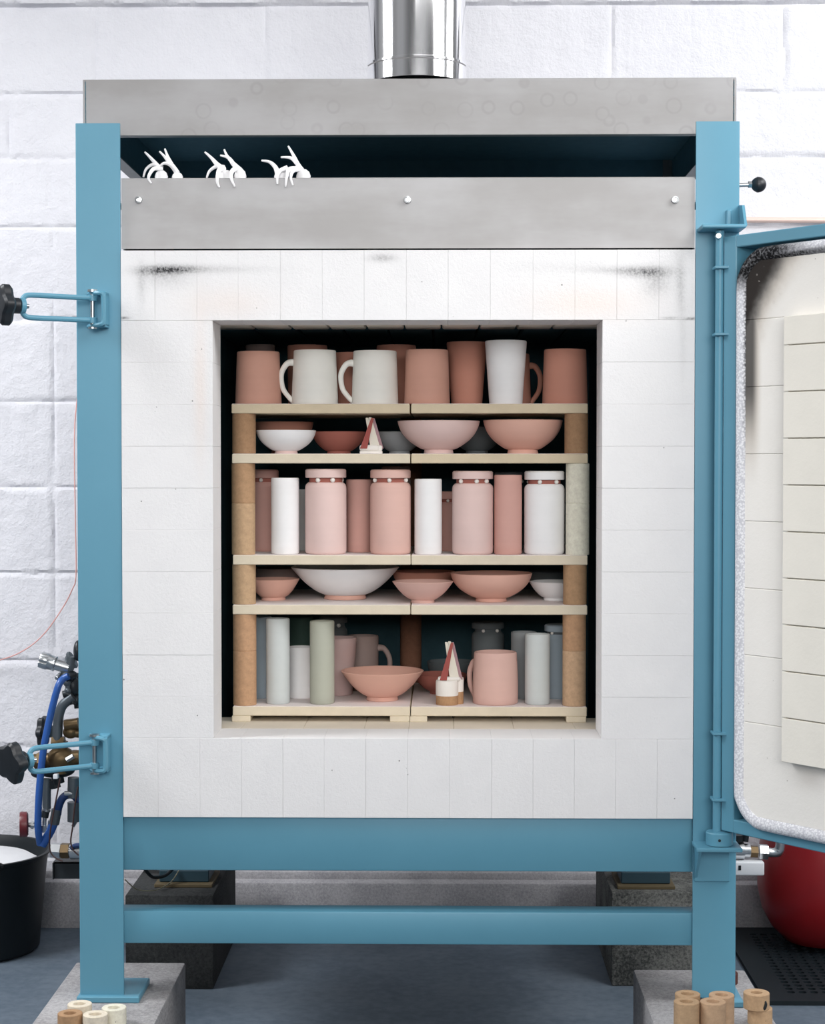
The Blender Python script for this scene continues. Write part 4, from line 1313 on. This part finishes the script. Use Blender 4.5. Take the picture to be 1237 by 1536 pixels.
# ------------------------------------------------------------------ gas supply at the left of the kiln
GY = 0.55
G0 = at(100, 1150, GY)
gas = empty('gas_control_assembly', G0, 'cluster of brass and steel gas valves, pipes and blue hoses behind the left post', 'gas valve')
def gp(b, name, mat, parent=None):
    return b.build(name, M[mat], parent or gas, G0)
def A(px, py, y=0.0):
    return at(px, py, GY + y)
# pressure regulator with ribbed steel cap
a0, a1 = A(60, 989), A(104, 1002)
ax = (a1 - a0).normalized()
q = ax.to_track_quat('Z', 'Y').to_matrix().to_4x4()
b = MB()
seg = 48
L = (a1 - a0).length
rings = []
for rr, z, rib in ((0.008, 0, 0), (0.0165, 0.0005, 1), (0.0178, 0.003, 1), (0.0178, 0.017, 1), (0.0168, 0.019, 0), (0.0162, 0.020, 0), (0.0155, 0.031, 0), (0.0165, 0.032, 0), (0.0165, 0.034, 0), (0.0135, 0.036, 0), (0.0130, L, 0)):
    ring_ = []
    for k in range(seg):
        s_ = 1.0 - (0.09 if rib and k % 6 < 2 else 0)
        an = 2 * math.pi * k / seg
        ring_.append(b.bm.verts.new(Matrix.Translation(a0) @ q @ Vector((rr * s_ * math.cos(an), rr * s_ * math.sin(an), z))))
    rings.append(ring_)
for r0_, r1_ in zip(rings, rings[1:]):
    for k in range(seg):
        k2 = (k + 1) % seg
        b.bm.faces.new((r0_[k], r0_[k2], r1_[k2], r1_[k]))
b.bm.faces.new(list(reversed(rings[0]))); b.bm.faces.new(rings[-1])
reg = gp(b, 'regulator', 'bright')
gp(MB().tube([A(106, 985), A(104, 1000), A(98, 1012)], 0.011, 14), 'regulator_neck', 'gun', reg)
gp(MB().lathe([(0, -0.004), (0.018, -0.004), (0.020, 0), (0.018, 0.004), (0, 0.004)], seg=28, mat=Matrix.Translation(A(108, 990, 0.01)) @ Matrix.Rotation(R(60), 4, 'Y')), 'flange', 'gun')
gp(MB().ball(A(117, 976), 0.016, 0.6, 1, 1.4), 'grip', 'black_plastic')
gp(MB().ball(A(103, 1013), 0.016, 1.2, 1, 0.7).cyl(A(96, 1009), A(112, 1016), 0.011), 'clamp', 'dark_metal')
gp(MB().cyl(A(84, 1016), A(92, 1010), 0.004).ball(A(86, 1016), 0.006).cyl(A(83, 1018), A(93, 1016), 0.0022), 'screw', 'bright')
gp(MB().tube([A(103, 1014, -0.02), A(95, 1018, -0.02), A(88, 1028, -0.03), A(80, 1055, -0.03), A(73, 1085, -0.03), A(66, 1120, -0.03), A(61, 1160, -0.03), A(58, 1200, -0.03), A(57, 1240, -0.02), A(60, 1266, 0.0)], 0.0075, 14, smooth=6), 'hose', 'blue_hose')
gp(MB().cyl(A(102, 1026), A(102, 1042), 0.006).ball(A(102, 1036), 0.008).ball(A(101, 1024), 0.009), 'coupling', 'gun')
gp(MB().tube([A(110, 1045), A(103, 1050), A(94, 1058), A(89, 1070), A(87, 1085), A(86, 1112)], 0.0105, 18, smooth=6), 'elbow_pipe', 'gun')
gp(MB().tube([A(95, 1042), A(102, 1041), A(108, 1049), A(110, 1056)], 0.008, 12), 'pipe_collar', 'dark_metal')
gp(MB().ball(A(110, 1030, 0.01), 0.014, 1, 1, 1.6).ball(A(115, 1050, 0.01), 0.012).cyl(A(112, 1010, 0.02), A(117, 1062, 0.02), 0.008), 'manifold_body', 'dark_metal')
gp(lobed(A(66, 1097, 0.02), (-0.95, 0.1, 0.0), 0.031, 0.02, 6), 'valve_knob', 'black_plastic')
gp(MB().cyl(A(78, 1113), A(97, 1113), 0.013, 6), 'union_nut', 'brass')
# brass valve body
b = MB().cyl(A(52, 1142), A(120, 1136), 0.016, 20).ball(A(92, 1138), 0.026, 1.2, 1, 1).cyl(A(92, 1112), A(92, 1160), 0.014, 18).cyl(A(58, 1142), A(66, 1141), 0.021, 6).ball(A(106, 1098), 0.014, 1.2, 1, 1).cyl(A(100, 1098), A(122, 1100), 0.010)
b.cyl(A(97, 1088, -0.005), A(118, 1085, -0.005), 0.012, 12)
gp(b, 'valve_body', 'brass')
gp(MB().ball(A(84, 1155, 0.01), 0.024, 1.7, 1, 0.7).ball(A(58, 1160, 0.02), 0.014, 1.2, 1, 0.7).ball(A(112, 1140, 0.02), 0.022), 'valve_bonnet', 'dark_metal')
gp(MB().box(A(84, 1170).x, A(91, 1170).x, GY - 0.03, GY - 0.015, A(88, 1165).z, A(88, 1158).z, 0.001), 'tag_plate', 'white_plastic')
gp(MB().cyl(A(100, 1140, -0.03), A(110, 1134, -0.03), 0.006, 6), 'bleed_screw', 'bright')
gp(MB().tube([A(71, 1168), A(70, 1190), A(70, 1213)], 0.009, 14), 'pipe', 'gun')
gp(MB().cyl(A(70, 1213), A(69, 1216), 0.0095, 14).cyl(A(67, 1226), A(66, 1246), 0.0045).cyl(A(66, 1238), A(66, 1248), 0.007, 6).cyl(A(74, 1231), A(73, 1245), 0.003), 'nipple', 'bright')
gp(MB().cyl(A(69, 1215), A(67, 1226), 0.008, 14), 'pipe_end', 'dark_metal')
gp(MB().cyl(A(81, 1170), A(84, 1182), 0.011, 8).cyl(A(86, 1165), A(88, 1175), 0.013, 8), 'coupling', 'dark_metal')
gp(MB().tube([A(119, 1203), A(112, 1194), A(103, 1192), A(94, 1197), A(88, 1210), A(86, 1222)], 0.0085, 14), 'hose', 'navy_hose')
gp(MB().cyl(A(97, 1190, -0.008), A(109, 1190, -0.008), 0.005), 'hose_clip', 'bright')
gp(MB().tube([A(85, 1214), A(83, 1226), A(81, 1236)], 0.011, 12, smooth=3), 'hose_clamp', 'gun')
gp(MB().tube([A(81, 1234), A(76, 1246), A(69, 1258), A(63, 1268)], 0.0095, 14), 'hose', 'blue_hose')
gp(MB().cyl(A(111, 1166), A(110, 1196), 0.013, 14).cyl(A(111, 1203), A(111, 1232), 0.014, 14).cyl(A(111, 1232), A(115, 1234), 0.011), 'solenoid', 'gun')
gp(MB().tube([A(90, 1168, -0.03), A(85, 1195, -0.03), A(80, 1220, -0.03), A(75, 1250, -0.03), A(75, 1275, -0.02), A(82, 1286, -0.02), A(94, 1292, -0.02)], 0.0017, 8), 'wire', 'brown_wire')
gp(MB().tube([A(117, 1180, -0.03), A(112, 1210, -0.03), A(109, 1240, -0.03), A(106, 1262, -0.03), A(110, 1275, -0.03), A(118, 1283, -0.03)], 0.0017, 8), 'wire', 'brown_wire')
# red wheel on its spindle
c0 = A(42, 1237)
sp = gp(MB().cyl(A(42, 1237), A(56, 1238), 0.0055).cyl(A(47, 1237), A(51, 1237.5), 0.0085, 8), 'spindle', 'bright')
gp(MB().lathe([(0, -0.009), (0.022, -0.009), (0.0265, -0.006), (0.027, 0.006), (0.0255, 0.009), (0.018, 0.009), (0.016, 0.004), (0, 0.004)], seg=36, mat=Matrix.Translation(A(36, 1236.5)) @ Matrix.Rotation(R(-90), 4, 'Y') @ Matrix.Rotation(R(12), 4, 'X')), 'hand_wheel', 'red_knob', sp)

# gas rail running behind the bottom of the kiln, seen at both sides
MY = 1.0
m0 = at(611, 1277, MY)
rail = empty('gas_rail', m0, 'steel gas rail across the back of the kiln, fittings showing beside both posts', 'pipe')
def mp_(b, name, mat, parent=None):
    return b.build(name, M[mat], parent or rail, m0)
def G(px, py, y=0.0):
    return at(px, py, MY + y)
mp_(MB().cyl(G(104, 1276), G(1125, 1276), 0.013, 20).cyl(G(106, 1276), G(122, 1276), 0.020, 24).cyl(G(1100, 1276), G(1115, 1276), 0.0205, 24).cyl(G(1115, 1276), G(1124, 1276), 0.017, 24), 'pipe', 'bright')
mp_(MB().cyl(G(92, 1276), G(104, 1276), 0.019, 6), 'union_nut', 'brass')
mp_(MB().cyl(G(77, 1275), G(91, 1276), 0.0185, 6), 'end_nut', 'bright')
mp_(MB().cyl(G(1125, 1277), G(1136, 1277.5), 0.0145, 6), 'union_nut', 'brass')
mp_(MB().cyl(G(1138, 1277.5), G(1151, 1278), 0.0185, 6), 'end_nut', 'bright')
mp_(MB().tube([G(1150, 1278), G(1160, 1279), G(1167, 1277), G(1170, 1268), G(1170, 1250)], [0.011, 0.011, 0.0125, 0.0115, 0.011], 16), 'elbow', 'bright')
mp_(MB().cyl(G(1117, 1262), G(1120, 1240), 0.008).cyl(G(1106, 1262), G(1106, 1252), 0.014), 'valve', 'dark_metal')
p0, p1 = G(1090, 1309.5, 0.0), G(1143, 1289, 0.0)
mp_(MB().box(p0.x, p1.x, MY - 0.03, MY + 0.02, p0.z, p1.z, 0.004, 3), 'junction_box', 'white_plastic')
mp_(MB().box(G(1104, 1297).x, G(1108, 1297).x, MY - 0.0315, MY - 0.028, G(1104, 1301).z, G(1104, 1294).z, 0.0005), 'box_slot', 'dark_metal')
p0, p1 = G(77, 1321), G(150, 1296)
mp_(MB().box(p0.x, p1.x, MY + 0.02, MY + 0.03, p0.z, p1.z).box(p0.x, p1.x, MY + 0.02, MY + 0.09, p1.z - 0.004, p1.z).box(p0.x, p0.x + 0.003, MY + 0.012, MY + 0.03, p0.z, p1.z, 0.0005), 'angle_bracket', 'dark_metal')
o = mp_(MB().tube([G(120, 1268, -0.02), G(112, 1269, -0.02), G(106, 1273, -0.025)], 0.006, 10), 'hose', 'navy_hose')

# ------------------------------------------------------------------ light
w = bpy.data.worlds.new('world')
bpy.context.scene.world = w
w.use_nodes = True
nt = w.node_tree
bg = nt.nodes['Background']
tc_ = nt.nodes.new('ShaderNodeTexCoord')
sep = nt.nodes.new('ShaderNodeSeparateXYZ')
nt.links.new(tc_.outputs['Generated'], sep.inputs[0])
cr = nt.nodes.new('ShaderNodeValToRGB')
e = cr.color_ramp.elements
e[0].position = 0.30; e[0].color = (0.05, 0.065, 0.08, 1)
e[1].position = 0.75; e[1].color = (1.0, 1.0, 1.02, 1)
k = cr.color_ramp.elements.new(0.5); k.color = (0.42, 0.44, 0.47, 1)
mr = nt.nodes.new('ShaderNodeMapRange')
mr.inputs['From Min'].default_value = -1; mr.inputs['From Max'].default_value = 1
nt.links.new(sep.outputs['Z'], mr.inputs['Value'])
nt.links.new(mr.outputs['Result'], cr.inputs['Fac'])
# bright and dark bands added to the surround to streak the polished flue
at2 = nt.nodes.new('ShaderNodeMath'); at2.operation = 'ARCTAN2'
nt.links.new(sep.outputs['X'], at2.inputs[0]); nt.links.new(sep.outputs['Y'], at2.inputs[1])
sn = nt.nodes.new('ShaderNodeMath'); sn.operation = 'SINE'
ml = nt.nodes.new('ShaderNodeMath'); ml.operation = 'MULTIPLY'; ml.inputs[1].default_value = 7.0
nt.links.new(at2.outputs[0], ml.inputs[0]); nt.links.new(ml.outputs[0], sn.inputs[0])
mr2 = nt.nodes.new('ShaderNodeMapRange')
mr2.inputs['From Min'].default_value = -1.0; mr2.inputs['From Max'].default_value = 0.8
mr2.inputs['To Min'].default_value = 0.45; mr2.inputs['To Max'].default_value = 1.25
nt.links.new(sn.outputs[0], mr2.inputs['Value'])
mx = nt.nodes.new('ShaderNodeMix'); mx.data_type = 'RGBA'; mx.blend_type = 'MULTIPLY'
mx.inputs[0].default_value = 1.0
nt.links.new(cr.outputs['Color'], mx.inputs[6]); nt.links.new(mr2.outputs['Result'], mx.inputs[7])
nt.links.new(mx.outputs[2], bg.inputs['Color'])
bg.inputs['Strength'].default_value = 0.46

def area(name, loc, target, sx, sy, power, col=(1, 1, 1), spread=180):
    l = bpy.data.lights.new(name, 'AREA')
    l.shape = 'RECTANGLE'
    l.size, l.size_y = sx, sy
    l.energy = power
    l.color = col
    l.spread = R(spread)
    o = bpy.data.objects.new(name, l)
    C.objects.link(o)
    o.location = loc
    o.rotation_euler = (Vector(target) - Vector(loc)).to_track_quat('-Z', 'Y').to_euler()
    return o
area('skylight', (0.9, -2.2, 3.5), (0.1, 0.0, 1.0), 2.6, 1.4, 30, (1, 0.99, 0.98))
area('front_fill', (0.55, -4.8, 2.1), (0.35, 0.0, 1.35), 3.6, 1.3, 21, (1, 0.99, 0.98), 56)  # unseen fill lamp added to brighten the pots from the front
area('side_window', (2.3, -1.2, 2.9), (0.65, 0.2, 1.2), 1.2, 1.2, 66, (1, 1, 1.0))
area('rear_window', (2.2, 0.4, 2.8), (1.3, 1.39, 1.7), 0.8, 1.0, 26, (1, 1, 1.0))
area('left_fill', (-2.3, -0.25, 2.7), (-0.6, 1.15, 0.1), 1.0, 1.0, 38, (0.97, 0.98, 1.0), 110)  # unseen fill lamp added to lift the left wall, floor and door

sc = bpy.context.scene
sc.view_settings.view_transform = 'Standard'
sc.view_settings.look = 'None'
sc.view_settings.exposure = -0.28
sc.cycles.use_denoising = True
